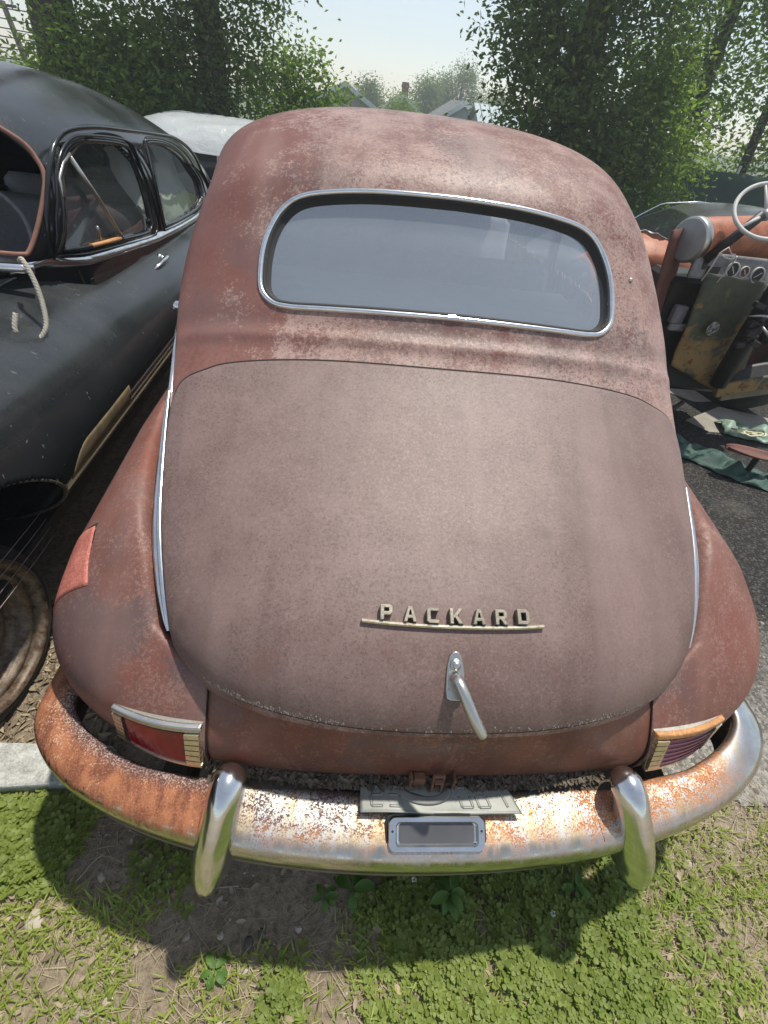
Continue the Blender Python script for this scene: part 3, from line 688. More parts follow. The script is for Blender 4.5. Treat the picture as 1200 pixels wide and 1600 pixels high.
# guards: tapering upright horns
def guard(s):
    ctr = [(.172, .560, .026, .016), (.160, .584, .032, .024), (.140, .595, .034, .030), (.112, .580, .035, .034), (.086, .540, .036, .040), (.058, .485, .038, .050), (.040, .425, .041, .060), (.036, .365, .042, .064), (.046, .325, .036, .056), (.062, .298, .022, .040), (.074, .284, .006, .016)]
    cx = .468; V = []; n = 22
    C = cr(np.array([(*c, ) for c in ctr]), np.linspace(0, len(ctr)-1, 44)); 
    for k, (y, z, w, d) in enumerate(C):
        k0 = max(k-1, 0); k1 = min(k+1, len(C)-1); ty, tz = C[k1][0]-C[k0][0], C[k1][1]-C[k0][1]; L = math.hypot(ty, tz); ty, tz = ty/L, tz/L
        ny, nz = (tz, -ty)  # forward/outward
        sg = 1
        for j in range(n):
            a = 2*math.pi*j/n; ca, sa = math.cos(a), math.sin(a)
            q = sa if sa > 0 else sa*1.3
            xx = w*np.sign(ca)*abs(ca)**.8*(1.06-.38*sa); dd = q*d*(.85 if sa > 0 else .95)
            V.append((s*cx+xx-(.14 if s < 0 else .26)*s*(z-.52), y+sg*ny*dd, z+sg*nz*dd))
    F = grid_faces(len(C), n, True)+[tuple(range(n)), tuple(range((len(C)-1)*n, len(C)*n))[::-1]]
    # yaw so that the guard follows the bumper's plan
    ang = s*.10; V = [(s*cx+(v[0]-s*cx)*math.cos(ang)-(v[1]-.09)*math.sin(ang), .105+(v[0]-s*cx)*math.sin(ang)+(v[1]-.09)*math.cos(ang), v[2]) for v in V]
    return mesh_obj('bumper_guard', V, F, M['chrome'], bumper)
guard(-1); guard(1)
# licence lamp housing set in the bumper face
def lamp_box():
    mb = MB()
    def fr(w, h, y, r, n=6):
        o = []
        for cx_, cz_, a0 in ((w-r, h-r, 0), (-w+r, h-r, 90), (-w+r, -h+r, 180), (w-r, -h+r, 270)):
            for k in range(n+1): a = R_(a0+90*k/n); o.append((cx_+r*math.cos(a), y, cz_+r*math.sin(a)))
        return o
    cx, cz, ang = .002, .492, R_(-60)
    rings = [fr(.107, .033, .02, .014), fr(.108, .034, -.010, .014), fr(.106, .032, -.018, .014), fr(.092, .024, -.018, .010), fr(.088, .021, -.010, .008), fr(.083, .019, -.008, .006)]
    rot = Matrix.Rotation(ang, 3, 'X')
    V = [Vector((cx, .082, cz+.013))+rot @ Vector(p) for r in rings for p in r]; n = len(rings[0]); F = [f[::-1] for f in grid_faces(len(rings), n, True)]
    lb_ = mesh_obj('licence_lamp', V, F, M['chrome'], bumper); auto_smooth(lb_, 40)
    V = [Vector((cx, .082, cz+.013))+rot @ Vector(p) for p in fr(.085, .020, -.0085, .006)]; mesh_obj('lamp_glass', V, [tuple(range(len(V)))][::-1], M['lampglass'], lb_, False)
    g = MB(); rg_ = [Vector((cx, .082, cz+.013))+rot @ Vector(p) for p in fr(.110, .036, -.004, .015)]; g.tube(rg_, .0028, 6, True); g.build('lamp_gasket', M['rubber'], lb_, True)
    for x in (-.099, .099):
        g = MB(); g.lathe([(0, .003), (.0028, .002), (.003, 0)], Vector((cx, .082, cz+.013))+rot @ Vector((x, -.016, .006)), rot @ Vector((0, -1, 0)), 10); g.build('screw', M['rubber'], lb_)
lamp_box()
# bent licence plate lying on the bumper
def licence_plate():
    nx_, ny_ = 60, 24; V = []
    def dpt(u, v):
        x = -.168+u*.345+.022*u*(1-v); y = .166-.054*(1-v)-.004*u; zc = .545
        curl = .010*math.sin(u*math.pi*1.1+.3)*(1-v)-.014*(1-v)**2*math.sin(u*3.0)**2+.006*math.sin(u*9)*(1-v)*.5
        z = .531+.5*curl+.006*max(0, u-.75)*4*(1-v)
        return x, y-.012*math.sin(u*math.pi)*(1-v)*0+.018*max(0, u-.6)*(1-v)*0, z
    def emb(u, v):
        e = 0
        # raised border and embossed figures
        if .03 < u < .97 and (.04 < v < .075): e = .0010
        return e
    for i in range(nx_+1):
        for j in range(ny_+1):
            u, v = i/nx_, j/ny_; x, y, z = dpt(u, v); V.append((x, y, z+emb(u, v)))
    ob = mesh_obj('licence_plate', V, grid_faces(nx_+1, ny_+1), M['plate'], None); solid(ob, .0012, 0)
    tag(ob, 'bent dull grey licence plate lying on top of the rear bumper', 'licence plate')
    mb = MB()
    def P3(u, v, h=.0016): x, y, z = dpt(u, v); return Vector((x, y, z+h))
    # embossed figures 5 9 8 0 - strokes read as faint raised marks
    SEG = {0: [(0, 0), (1, 0)], 1: [(1, 0), (1, .5)], 2: [(1, .5), (1, 1)], 3: [(0, 1), (1, 1)], 4: [(0, .5), (0, 1)], 5: [(0, 0), (0, .5)], 6: [(0, .5), (1, .5)]}
    for cx_, on in ((.07, (0, 5, 6, 2, 3)), (.18, (0, 1, 2, 3, 6)), (.64, (0, 1, 2, 3, 4, 5)), (.75, (0, 1, 2, 3, 4, 5, 6)), (.86, (1, 2))):
        g = MB()
        for k in on:
            (x0, z0), (x1, z1) = SEG[k]; a = (cx_+x0*.07, .25+z0*.85); b = (cx_+x1*.07, .25+z1*.85); g.tube([P3(a[0]+(b[0]-a[0])*q/6, min(1, a[1]+(b[1]-a[1])*q/6), .0008) for q in range(7)], .0030, 6, flat=.35)
        g.build('embossed_figure', M['plate'], ob, True)
    mb = MB(); mb.tube([P3(.42+.16*math.cos(a), .98-.55*math.sin(a)*.9, .0006) for a in np.linspace(0, math.pi, 30)], .011, 6, flat=.08); mb.build('painted_emblem', M['plate_ink'], ob, True)
licence_plate()
# rusty latch bracket in the middle between panel and bumper
mb = MB()
mb.box((-.0, .178, .528), (.12, .016, .012), bev=.002)
for x in (-.055, .045): mb.box((x, .172, .548), (.006, .022, .05), bev=.002)
mb.box((-.035, .176, .545), (.03, .02, .04), bev=.003)
br = mb.build('latch_bracket', M['rustiron'], car)
mb = MB(); c = Vector((.006, .160, .57))
for x in (-.011, .011): mb.box(c+Vector((x, .004, -.012)), (.005, .010, .055), Matrix.Rotation(R_(-12), 3, 'X'), .001)
mb.box(c+Vector((0, .008, .016)), (.028, .008, .010), None, .002); mb.box(c+Vector((0, -.001, .006)), (.020, .010, .006), None, .001); mb.box(c+Vector((0, .004, -.036)), (.028, .012, .008), None, .001)
mb.build('latch_loop', M['rustiron'], br)
# shelf of leaf litter caught behind the bumper
V = []; F = []
for k in range(1500):
    x = random.uniform(-.52, .42); y = .178+.00*x+.115*(abs(x)/.515)**3*.4+random.uniform(-.02, .008); z = .532+random.uniform(-.004, .008); a = random.uniform(0, 6.28); l = random.uniform(.003, .012); w = l*random.uniform(.15, .6); b = len(V)
    dx, dy = math.cos(a), math.sin(a); ti = random.uniform(-.6, .6)
    V += [(x-dx*l, y-dy*l, z-l*ti*.4), (x+dy*w, y-dx*w, z+.002), (x+dx*l, y+dy*l, z+l*ti*.4), (x-dy*w, y+dx*w, z)]; F.append((b, b+1, b+2, b+3))
mesh_obj('leaf_litter', V, F, plain('dry_litter', (.11, .09, .065), .95, var=.8, scale=120), None, False)
tag(bpy.data.objects['leaf_litter'], 'dry leaf litter trapped between bumper and rear panel', 'leaf litter', kind='stuff')
mb = MB(); mb.add([(-.515, .30, .50), (.515, .30, .50), (.515, .165, .515), (-.515, .165, .515)], [(0, 1, 2, 3)]); mb.build('splash_pan', M['grime'], car)
# frame horns, underside, wheels
mb = MB()
for s in (-1, 1):
    mb.box((s*.60, .42, .42), (.07, .5, .09), None, .01)
mb.box((0, 1.7, .33), (1.3, 2.6, .10), None, .01); mb.box((0, .55, .36), (1.0, .5, .12), None, .03)
mb.build('underbody', M['grime'], car)
mb = MB(); mb.tube([(.70, .30, .47), (.76, .36, .46), (.80, .46, .46)], .03, 8, flat=.6); mb.build('bumper_bracket', plain('cream_bracket', (.38, .36, .27), .7), car)
def wheel(parent, c, ax, r=.36, w=.17, hub=None, mt='tyre', rim='steel'):
    g = MB(); g.lathe([(r*.62, -w*.42), (r*.80, -w*.5), (r*.93, -w*.46), (r, -w*.30), (r, w*.30), (r*.93, w*.46), (r*.80, w*.5), (r*.62, w*.42)], c, ax, 40); ty = g.build('tyre', M[mt], parent, True)
    g = MB(); g.lathe([(0, w*.30), (r*.12, w*.32), (r*.2, w*.24), (r*.42, w*.20), (r*.50, w*.34), (r*.56, w*.36), (r*.60, w*.46), (r*.645, w*.46), (r*.645, -w*.4)], c, ax, 40); g.build('rim', M[rim], parent, True)
for s in (-1, 1):
    wheel(car, (s*.74, 1.12, .35), (s, 0, 0)); wheel(car, (s*.76, 3.95, .35), (s, 0, 0))
# interior: seats, shelf, dash, wheel
g = MB(); g.box((0, 1.66, 1.135), (1.34, .62, .03), Matrix.Rotation(R_(-2), 3, 'X'), .01); g.build('parcel_shelf', M['shelf'], car)
g = MB(); g.box((0, 2.12, 1.00), (1.30, .16, .42), Matrix.Rotation(R_(-16), 3, 'X'), .06); auto_smooth(g.build('rear_seat', M['seat'], car), 60)
g = MB(); g.box((0, 2.95, .98), (1.30, .16, .56), Matrix.Rotation(R_(-14), 3, 'X'), .06); auto_smooth(g.build('front_seat', M['seat'], car), 60)
g = MB(); g.box((0, 3.55, 1.0), (1.30, .22, .22), None, .05); auto_smooth(g.build('dashboard', M['seat'], car), 60)
g = MB(); g.lathe([(0, -.02), (.03, -.022), (.05, -.015), (.058, 0), (.06, .02)], (-.33, 3.40, 1.17), (0, 1, .15), 28); g.build('dash_disc', M['chrome'], car, True)  # round chrome disc for an unidentified round shiny shape
g = MB(); g.tube([Vector((-.36+.2*math.cos(a), 3.28+.05*math.sin(a), 1.14+.19*math.sin(a))) for a in np.linspace(0, 2*math.pi, 40)[:-1]], .011, 8, True); g.build('steering_wheel', M['seat'], car, True)
g = MB(); g.box((0, 2.6, .52), (1.5, 3.2, .03)); g.build('cabin_floor', M['inner'], car)
g = MB(); g.add([(-.70, 3.42, 1.52), (.70, 3.42, 1.52), (.70, 3.66, 1.12), (-.70, 3.66, 1.12)], [(0, 1, 2, 3)]); g.build('windshield', M['glass'], car)
# small chip of trim right of the window
p = S(6.75, 42.6, .001); g = MB(); g.lathe([(0, .006), (.005, .005), (.0065, .001), (.0065, -.002)], p, (.3, -.8, .4), 12); g.build('bare_rivet', M['pitted'], car, True)
# chrome door handle peeking past the left flank
g = MB(); g.lathe([(0, -.02), (.012, -.018), (.02, 0), (.02, .02), (.012, .03), (0, .034)], (-.845, 1.53, 1.085), (-1, 0, 0), 20); g.build('door_handle', M['chrome'], car, True)
FUEL = patch_on_fender(-1, (.63, .573), (.497, .604), (.513, .12), (.67, .20), .0045, 'fuel_door', M['oxide'], car)
gp = patch_on_fender(-1, (.637, .582), (.490, .612), (.506, .112), (.677, .192), .0028, 'fuel_door_gap', M['seam'], car)
FUEL['label'] = 'bright red oxide fuel door'

# ================================================================== other vehicles
def loft_shell(ribs, tv, hv, loc=(0, 0, 0)):
    T, H = np.meshgrid(tv, hv, indexing='ij'); P = shellS(np.array(ribs), T, H); return T, H, P
def tub(yy, ph, Wf, Hf, zm, Hb, m=2.6):
    Y, PH = np.meshgrid(yy, ph, indexing='ij'); W = Wf(Y); H = Hf(Y); c = np.cos(PH); s = np.sin(PH)
    return np.stack([W*np.sign(c)*np.abs(c)**(2/m), Y, zm+np.where(s > 0, H, Hb(Y))*np.sign(s)*np.abs(s)**(2/m)], -1)
# ---- black sedan on the left, its nose towards the camera
BX = -2.20
blk = empty('black_sedan', (BX, 0, 0), 'dusty black vintage sedan with missing windshield and front wheel arch beside the rusty sedan', 'car')
BR = [[1.45, 1.09, .62, 1.85, 1.03, 2.4], [1.70, 1.13, .72, 1.99, 1.075, 2.8], [1.90, 1.38, .77, 2.06, 1.075, 3.1], [2.10, 1.60, .79, 2.16, 1.06, 3.1], [2.75, 1.665, .80, 2.72, 1.02, 2.9], [3.3, 1.635, .80, 3.25, .97, 2.8],
      [3.9, 1.535, .79, 3.8, .92, 2.7], [4.5, 1.38, .77, 4.35, .88, 2.6], [5.1, 1.17, .66, 4.9, .84, 2.5], [5.6, .92, .50, 5.4, .76, 2.4], [5.85, .6, .40, 5.6, .5, 2.4]]
tv = np.linspace(0, 10, 300); hv = np.concatenate([np.linspace(-100, 30, 50), np.linspace(31, 100, 140)])
T, H, P = loft_shell(BR, tv, hv); V = P.reshape(-1, 3); F = np.array(grid_faces(len(tv), len(hv))); fc = V[F].mean(1); ft = T.reshape(-1)[F].mean(1); fh = H.reshape(-1)[F].mean(1)
DW = np.array([(1.99, 1.105), (2.35, 1.065), (2.86, 1.015), (2.90, 1.10), (2.90, 1.33), (2.82, 1.40), (2.45, 1.44), (2.28, 1.435), (2.16, 1.38), (2.06, 1.26)])
QW = np.array([(3.10, .995), (3.12, 1.15), (3.13, 1.36), (3.25, 1.385), (3.60, 1.34), (3.92, 1.24), (4.10, 1.10), (4.06, 1.00), (3.85, .965), (3.4, .975)])
cut = np.zeros(len(F), bool)
for poly in (DW, QW): cut |= inside(poly, fc[:, 1], fc[:, 2]) & (np.abs(fh) > 35)
wsh = (ft > 1.12) & (ft < 2.88) & (np.abs(fh) < 66)
Vl, Fl = dropped(V, F[~(cut | wsh)].tolist())
o = mesh_obj('roof_shell', Vl, Fl, M['black'], blk); solid(o, .02)
def xs_at(y, z):
    d = (fc[:, 1]-y)**2+(fc[:, 2]-z)**2+np.where(fc[:, 0] < 0, 9, 0)+np.where(np.abs(fh) < 68, 9, 0)+np.where((fh > 95) & (fc[:, 2] > 1.0), 1, 0); return fc[d.argmin(), 0]
def side_loop(poly, n, off_, k=1.0):
    c0 = poly.mean(0); q = dense(np.vstack([poly, poly[:1]]), n+1)[:-1]; q = c0+(q-c0)*k; return [Vector((xs_at(a, b)+off_, a, b)) for a, b in q]
for poly, nm in ((DW, 'door'), (QW, 'quarter')):
    L1 = side_loop(poly, 70, .002, 1.0)
    g = MB(); g.tube(L1, .011, 8, True, flat=.8); g.build('window_frame', M['black'], blk, True)
    g = MB(); g.tube(side_loop(poly, 70, .012, 1.10), .006, 6, True); g.build('window_moulding', M['black'], blk, True)
    c0 = poly.mean(0); lp = side_loop(poly, 50, -.018, .99); cc = Vector((sum(p.x for p in lp)/50, c0[0], c0[1])); V2 = [cc]+lp
    if nm == 'door': mesh_obj('window_pane', V2, [(0, 1+i, 1+(i+1) % 50) for i in range(50)], M['glass'], blk)
    else:
        mesh_obj('window_pane', V2, [(0, 1+i, 1+(i+1) % 50) for i in range(50)], M['glass'], blk)
        g = MB(); V3 = []; 
        for i in range(26):
            for j in range(20):
                y = 3.04+1.06*i/25; z = .92+.43*j/19; V3.append((.725-.42*(z-.95)-.05*max(0, y-3.6)+.035*mnoise.noise(Vector((y*9+z*6, z*4, 2)))+.018*mnoise.noise(Vector((y*20-z*14, z*9, 5))), y, z))
        mesh_obj('plastic_sheet', V3, grid_faces(26, 20), M['whiteplastic'], blk)
# vent wing divider, drip rail, belt moulding, pillar edge
X = lambda y, z, o_=.006: Vector((xs_at(y, z)+o_, y, z))
g = MB(); g.tube([X(2.24, 1.40), X(2.34, 1.24), X(2.42, 1.12), X(2.475, 1.06)], .009, 8); g.tube([X(2.255, 1.395, .0), X(2.355, 1.24, .0), X(2.435, 1.12, 0), X(2.49, 1.06, 0)], .006, 6); g.build('vent_divider', M['pitted'], blk, True)
g = MB(); g.tube([X(2.075, 1.28), X(2.11, 1.34), X(2.17, 1.385), X(2.24, 1.41)], .008, 8); g.build('vent_wing_frame', M['pitted'], blk, True)
g = MB(); g.tube([X(2.16, 1.09, .002), X(2.30, 1.076, .003), X(2.45, 1.062, .002)], .013, 8, flat=.7); g.build('window_sill_wood', M['rustbar'], blk, True)
g = MB(); g.tube([X(2.26, 1.085, -.004), X(2.262, 1.12, .004), X(2.245, 1.15, .006)], .006, 8); g.build('vent_latch', M['pitted'], blk, True)
g = MB(); pts = [(1.93, 1.10), (1.99, 1.28), (2.08, 1.40), (2.22, 1.475), (2.5, 1.485), (2.9, 1.455), (3.3, 1.42), (3.7, 1.375), (4.05, 1.28), (4.28, 1.14), (4.4, 1.0)]
g.tube([X(y, z, .008) for y, z in dense(pts, 60)], .010, 8); g.build('drip_rail', M['black'], blk, True)
g = MB(); g.tube([X(y, z, .004) for y, z in dense([(1.96, 1.08), (2.1, 1.30), (2.24, 1.40), (2.5, 1.455), (2.8, 1.43), (2.93, 1.36), (3.0, 1.15), (3.02, .99)], 60)], .007, 8); g.build('door_gap', M['seam'], blk, True)
def belt(y): return np.interp(y, [1.6, 2.0, 2.9, 3.4, 4.3, 5.2], [1.085, 1.06, .975, .945, .905, .83])
g = MB(); 
yy = np.linspace(1.76, 4.9, 70); rings = []
for a, b in ((-.024, .000), (-.018, .016), (-.006, .024), (.008, .020), (.020, .006)): rings.append(np.array([(xs_at(y, belt(y)+a)+b, y, belt(y)+a) for y in yy]))
V = np.concatenate(rings); mesh_obj('belt_moulding', V, grid_faces(5, 70), M['chrome'], blk)
g = MB(); g.tube([(x, 1.66-.10*(abs(x)/.74)**2*-1.0*0+.12*(abs(x)/.74)**3, 1.118-.03*(abs(x)/.74)**2) for x in np.linspace(-.74, .74, 40)], .022, 8, flat=.8); g.build('cowl_moulding', M['chrome'], blk, True)
# rusted pillar edge round the windshield opening
pts = []
for t_, h_ in [(1.10, 30), (1.10, 52), (1.105, 63), (1.18, 66.5), (1.6, 66.5), (2.0, 66), (2.4, 66), (2.7, 65), (2.85, 60), (2.9, 48), (2.9, 20), (2.9, 0), (2.9, -20), (2.9, -48), (2.85, -60), (2.4, -66), (1.6, -66), (1.13, -61), (1.11, -30), (1.11, 0)]:
    p = shellS(np.array(BR), np.array(t_), np.array(h_)); pts.append(tuple(p))
pp = cr(np.array(pts+[pts[0]]), np.linspace(0, len(pts), 120))[:-1]
g = MB(); g.tube([Vector(p) for p in pp], .009, 8, True); g.build('windshield_frame', plain('rust_brown_edge', (.22, .11, .08), .8, var=.4, scale=30), blk, True)
# lower body with cut front arch
def bW(y): 
    e = np.clip((5.9-y)/1.6, 0, 1); f = np.clip((y+.75)/.9, 0, 1); return 1.0*(1-(1-e)**2.4)**.5*(1-(1-f)**2.6)**.45
def bH(y): return np.interp(y, [-.75, -.4, .2, 1.2, 2.0, 3.5, 4.8, 5.9], [.05, .26, .36, .395, .40, .35, .29, .05])
def bB(y): return np.interp(y, [-.75, -.3, 0, 5.2, 5.9], [.05, .25, .36, .36, .1])
yy = np.concatenate([np.linspace(-.75, .2, 24), np.linspace(.22, 1.3, 110), np.linspace(1.33, 5.9, 90)]); ph = np.concatenate([np.linspace(-math.pi/2, -.9, 12), np.linspace(-.88, 1.35, 150), np.linspace(1.37, math.pi+.9, 70), np.linspace(math.pi+.92, 1.5*math.pi, 10)])
P = tub(yy, ph, bW, bH, .66, bB, 2.5)
# fender crown: bulge of the front wing over the wheel, waist line on the door
Y = P[..., 1]; bul = .055*np.exp(-((Y-.65)/.75)**2)*np.clip((P[..., 2]-.62)/.2, 0, 1); P[..., 2] += bul*np.clip((np.abs(P[..., 0])-.45)/.25, 0, 1)*1.3
P[..., 0] += np.sign(P[..., 0])*.02*np.exp(-((P[..., 2]-.68)/.10)**2)
V = P.reshape(-1, 3); F = np.array(grid_faces(len(yy), len(ph))); c = V[F].mean(1)
def in_arch(c): return (((c[:, 1]-.72)**2+(c[:, 2]-.38)**2 < .42**2) | ((abs(c[:, 1]-.72) < .40) & (c[:, 2] < .38))) & (np.abs(c[:, 0]) > .45)
ar2 = ((c[:, 1]-4.25)**2+(c[:, 2]-.30)**2 < .36**2) & (np.abs(c[:, 0]) > .5)
ctrcut = (np.abs(c[:, 0]) < .60) & (c[:, 1] > 1.55) & (c[:, 1] < 5.0) & (c[:, 2] > .66)
Vl, Fl = dropped(V, F[~(in_arch(c) | ar2 | ctrcut)].tolist()); o = mesh_obj('flank', Vl, [f for f in Fl], M['black'], blk); solid(o, .006)
# hood
yy = np.linspace(-.75, 1.66, 60); ph = np.linspace(0, math.pi, 60)
P = tub(yy, ph, lambda y: np.interp(y, [-.75, -.5, .2, 1.0, 1.66], [.08, .30, .42, .56, .68]), lambda y: np.interp(y, [-.75, -.5, 0, .8, 1.66], [.05, .24, .36, .44, .475]), .66, lambda y: y*0+.1, 2.5)
mesh_obj('hood', P.reshape(-1, 3), grid_faces(60, 60), M['black'], blk)
def surf_x(y, z):
    W = float(bW(np.array(y))); Hh = float(bH(np.array(y))) if z > .66 else float(bB(np.array(y))); v = min(1, abs(z-.66)/Hh); return W*(1-v**2.5)**(1/2.5)+.02*math.exp(-((z-.68)/.10)**2)
g = MB(); g.tube([(surf_x(.72+.42*math.cos(a), .38+.42*math.sin(a))+.001, .72+.42*math.cos(a), .38+.42*math.sin(a)) for a in np.linspace(-.3, math.pi+.3, 50)], .006, 8); g.build('arch_lip', plain('chipped_lip', (.10, .095, .085), .7, var=.9, scale=60), blk, True)
g = MB(); V = []
for i, y in enumerate(np.linspace(1.13, 1.68, 30)):
    lo = .585+.0*y; hi = .685; k = np.clip((y-1.13)/.16, 0, 1); hi_ = lo+.01+(hi-lo-.01)*math.sin(k*math.pi/2)**.7
    for j in range(7): z = lo+(hi_-lo)*j/6+.01*(1-k); V.append((surf_x(y, z)+.004+.003*math.sin(j/6*math.pi), y, z))
o = mesh_obj('bare_trim_base', V, grid_faces(30, 7), plain('glue_stained_metal', (.20, .155, .09), .65, .2, var=.55, scale=22, bump=.5), blk); solid(o, .002)
g = MB(); V = []
for i, y in enumerate(np.linspace(1.66, 4.4, 60)):
    for z, o_ in ((.655, .003), (.648, .012), (.636, .015), (.624, .008), (.610, .008), (.600, .012), (.592, .002)): V.append((surf_x(y, z)+o_, y, z))
mesh_obj('rocker_trim', V, grid_faces(60, 7), M['chrome'], blk)
g = MB(); g.tube([(surf_x(y, z)+.001, y, z) for y, z in dense([(1.50, 1.0), (1.53, .85), (1.55, .70), (1.56, .45)], 30)], .003, 5); g.build('door_seam', M['seam'], blk, True); g = MB(); g.tube([(surf_x(y, z)+.001, y, z) for y, z in dense([(2.97, .93), (2.98, .80), (2.98, .60), (2.96, .40)], 30)], .003, 5); g.build('door_seam', M['seam'], blk, True)
# door handle
g = MB(); hx = surf_x(2.72, .905)+.012; g.lathe([(0, .0), (.018, .001), (.016, .018), (.008, .022), (.008, .045)], (hx-.02, 2.80, .90), (1, 0, 0), 20); g.tube([(hx+.022, 2.83, .905), (hx+.030, 2.79, .904), (hx+.030, 2.68, .896), (hx+.022, 2.60, .888)], [.013, .017, .016, .010], 10, flat=.8); g.build('door_handle', M['chrome'], blk, True)
# dark inner parts
g = MB(); g.box((0, 2.9, .35), (1.7, 4.4, .05)); g.box((0, .72, .45), (.9, 1.6, .6), None, .05); g.build('underbody', M['inner'], blk)
g = MB(); g.box((0, 1.62, .85), (1.1, .05, .4)); g.build('firewall', M['inner'], blk)
g = MB(); g.box((0, 3.0, .80), (1.40, .20, .60), Matrix.Rotation(R_(-12), 3, 'X'), .07); auto_smooth(g.build('front_seat', M['seat'], blk), 60)
g = MB(); g.box((0, 4.1, .75), (1.30, .20, .55), Matrix.Rotation(R_(-15), 3, 'X'), .07); auto_smooth(g.build('rear_seat', M['seat'], blk), 60)
g = MB(); g.tube([Vector((.35+.2*math.cos(a), 2.15+.08*math.sin(a), 1.08+.18*math.sin(a))) for a in np.linspace(0, 2*math.pi, 40)[:-1]], .010, 8, True); g.build('steering_wheel', M['seat'], blk, True)
wheel(blk, (-.80, .72, .34), (-1, 0, 0)); wheel(blk, (-.80, 4.25, .30), (-1, 0, 0)); wheel(blk, (.80, 4.25, .30), (1, 0, 0))
# the exposed near front wheel: rust ringed rim, no cap, slack tyre
fw = empty('bare_wheel', (.80, .66, .30)); fw.parent = blk
g = MB(); g.lathe([(.24, -.09), (.28, -.11), (.305, -.09), (.312, -.02), (.308, .04), (.295, .07), (.27, .08), (.245, .07)], (0, 0, 0), (1, -.08, .05), 64); ty = g.build('tyre', M['tyre'], fw, True)
t = NT('rust_ringed_rim'); n = t.noise(28, 6, .7); f = t.noise(140, 4, .7); c = t.mix(t.ramp(n, .38, .6), (.075, .042, .024), (.23, .20, .16)); c = t.mix(t.ramp(f, .52, .64), c, (.20, .10, .045))
M['rim'] = t.fin(t.pbsdf(c, .5, .35, t.bump(n, .5, .003)))
g = MB(); g.lathe([(0, .02), (.035, .022), (.04, .0), (.085, -.01), (.10, .02), (.115, .03), (.135, .022), (.15, -.015), (.185, -.02), (.20, .02), (.212, .052), (.222, .056), (.232, .05), (.240, .075), (.252, .088), (.262, .08), (.262, .05)], (0, 0, 0), (1, -.08, .05), 72); g.build('rim', M['rim'], fw, True)

for k in range(7):
    y0 = .62+.03*k; g = MB(); g.tube([(.93-.006*k, y0-.10*u+.0, .60-.03*k+(.05-.03*k)*u-.05*u*(1-u)) for u in np.linspace(0, 1, 10)] if k % 2 else [(.92, .50+.55*u, .545-.02*k-.06*u+.03*u*u) for u in np.linspace(0, 1, 10)], .0012, 4); g.build('loose_wire', M['cordgrey'], blk, True)
# rope tied from the windshield corner to the black wing
def rope(name, pts, r, mat, n=220, pitch=.035, parent=None):
    P = cr(np.array(pts, float), np.linspace(0, len(pts)-1, n)); L = np.r_[0, np.cumsum(np.linalg.norm(np.diff(P, axis=0), axis=1))]; g = MB()
    for k in range(3):
        st = []; up = Vector((.3, .2, .9)).normalized()
        for i in range(n):
            d = Vector(P[min(i+1, n-1)]-P[max(i-1, 0)]).normalized(); a = d.cross(up).normalized(); b = a.cross(d).normalized(); up = b
            an = 2*math.pi*(L[i]/pitch+k/3); st.append(Vector(P[i])+(a*math.cos(an)+b*math.sin(an))*r*.5)
        g.tube(st, r*.58, 6)
    return g.build(name, mat, parent, True)
M['rope'] = plain('weathered_rope', (.40, .37, .31), .9, var=.3, scale=200)
A = [(-1.455, 1.70, 1.135), (-1.42, 1.66, 1.15), (-1.38, 1.62, 1.10), (-1.355, 1.58, 1.03), (-1.34, 1.53, .97), (-1.36, 1.49, .935), (-1.39, 1.46, .935)]
tag(rope('twisted_rope', A, .0085, M['rope']), 'grey twisted rope tied at the black sedan windshield corner', 'rope')
tag(rope('twisted_rope', [(-1.41, 1.50, 1.02), (-1.41, 1.47, .985), (-1.405, 1.45, .945), (-1.41, 1.43, .925)], .0085, M['rope']), 'short frayed rope end resting on the black sedan wing', 'rope')

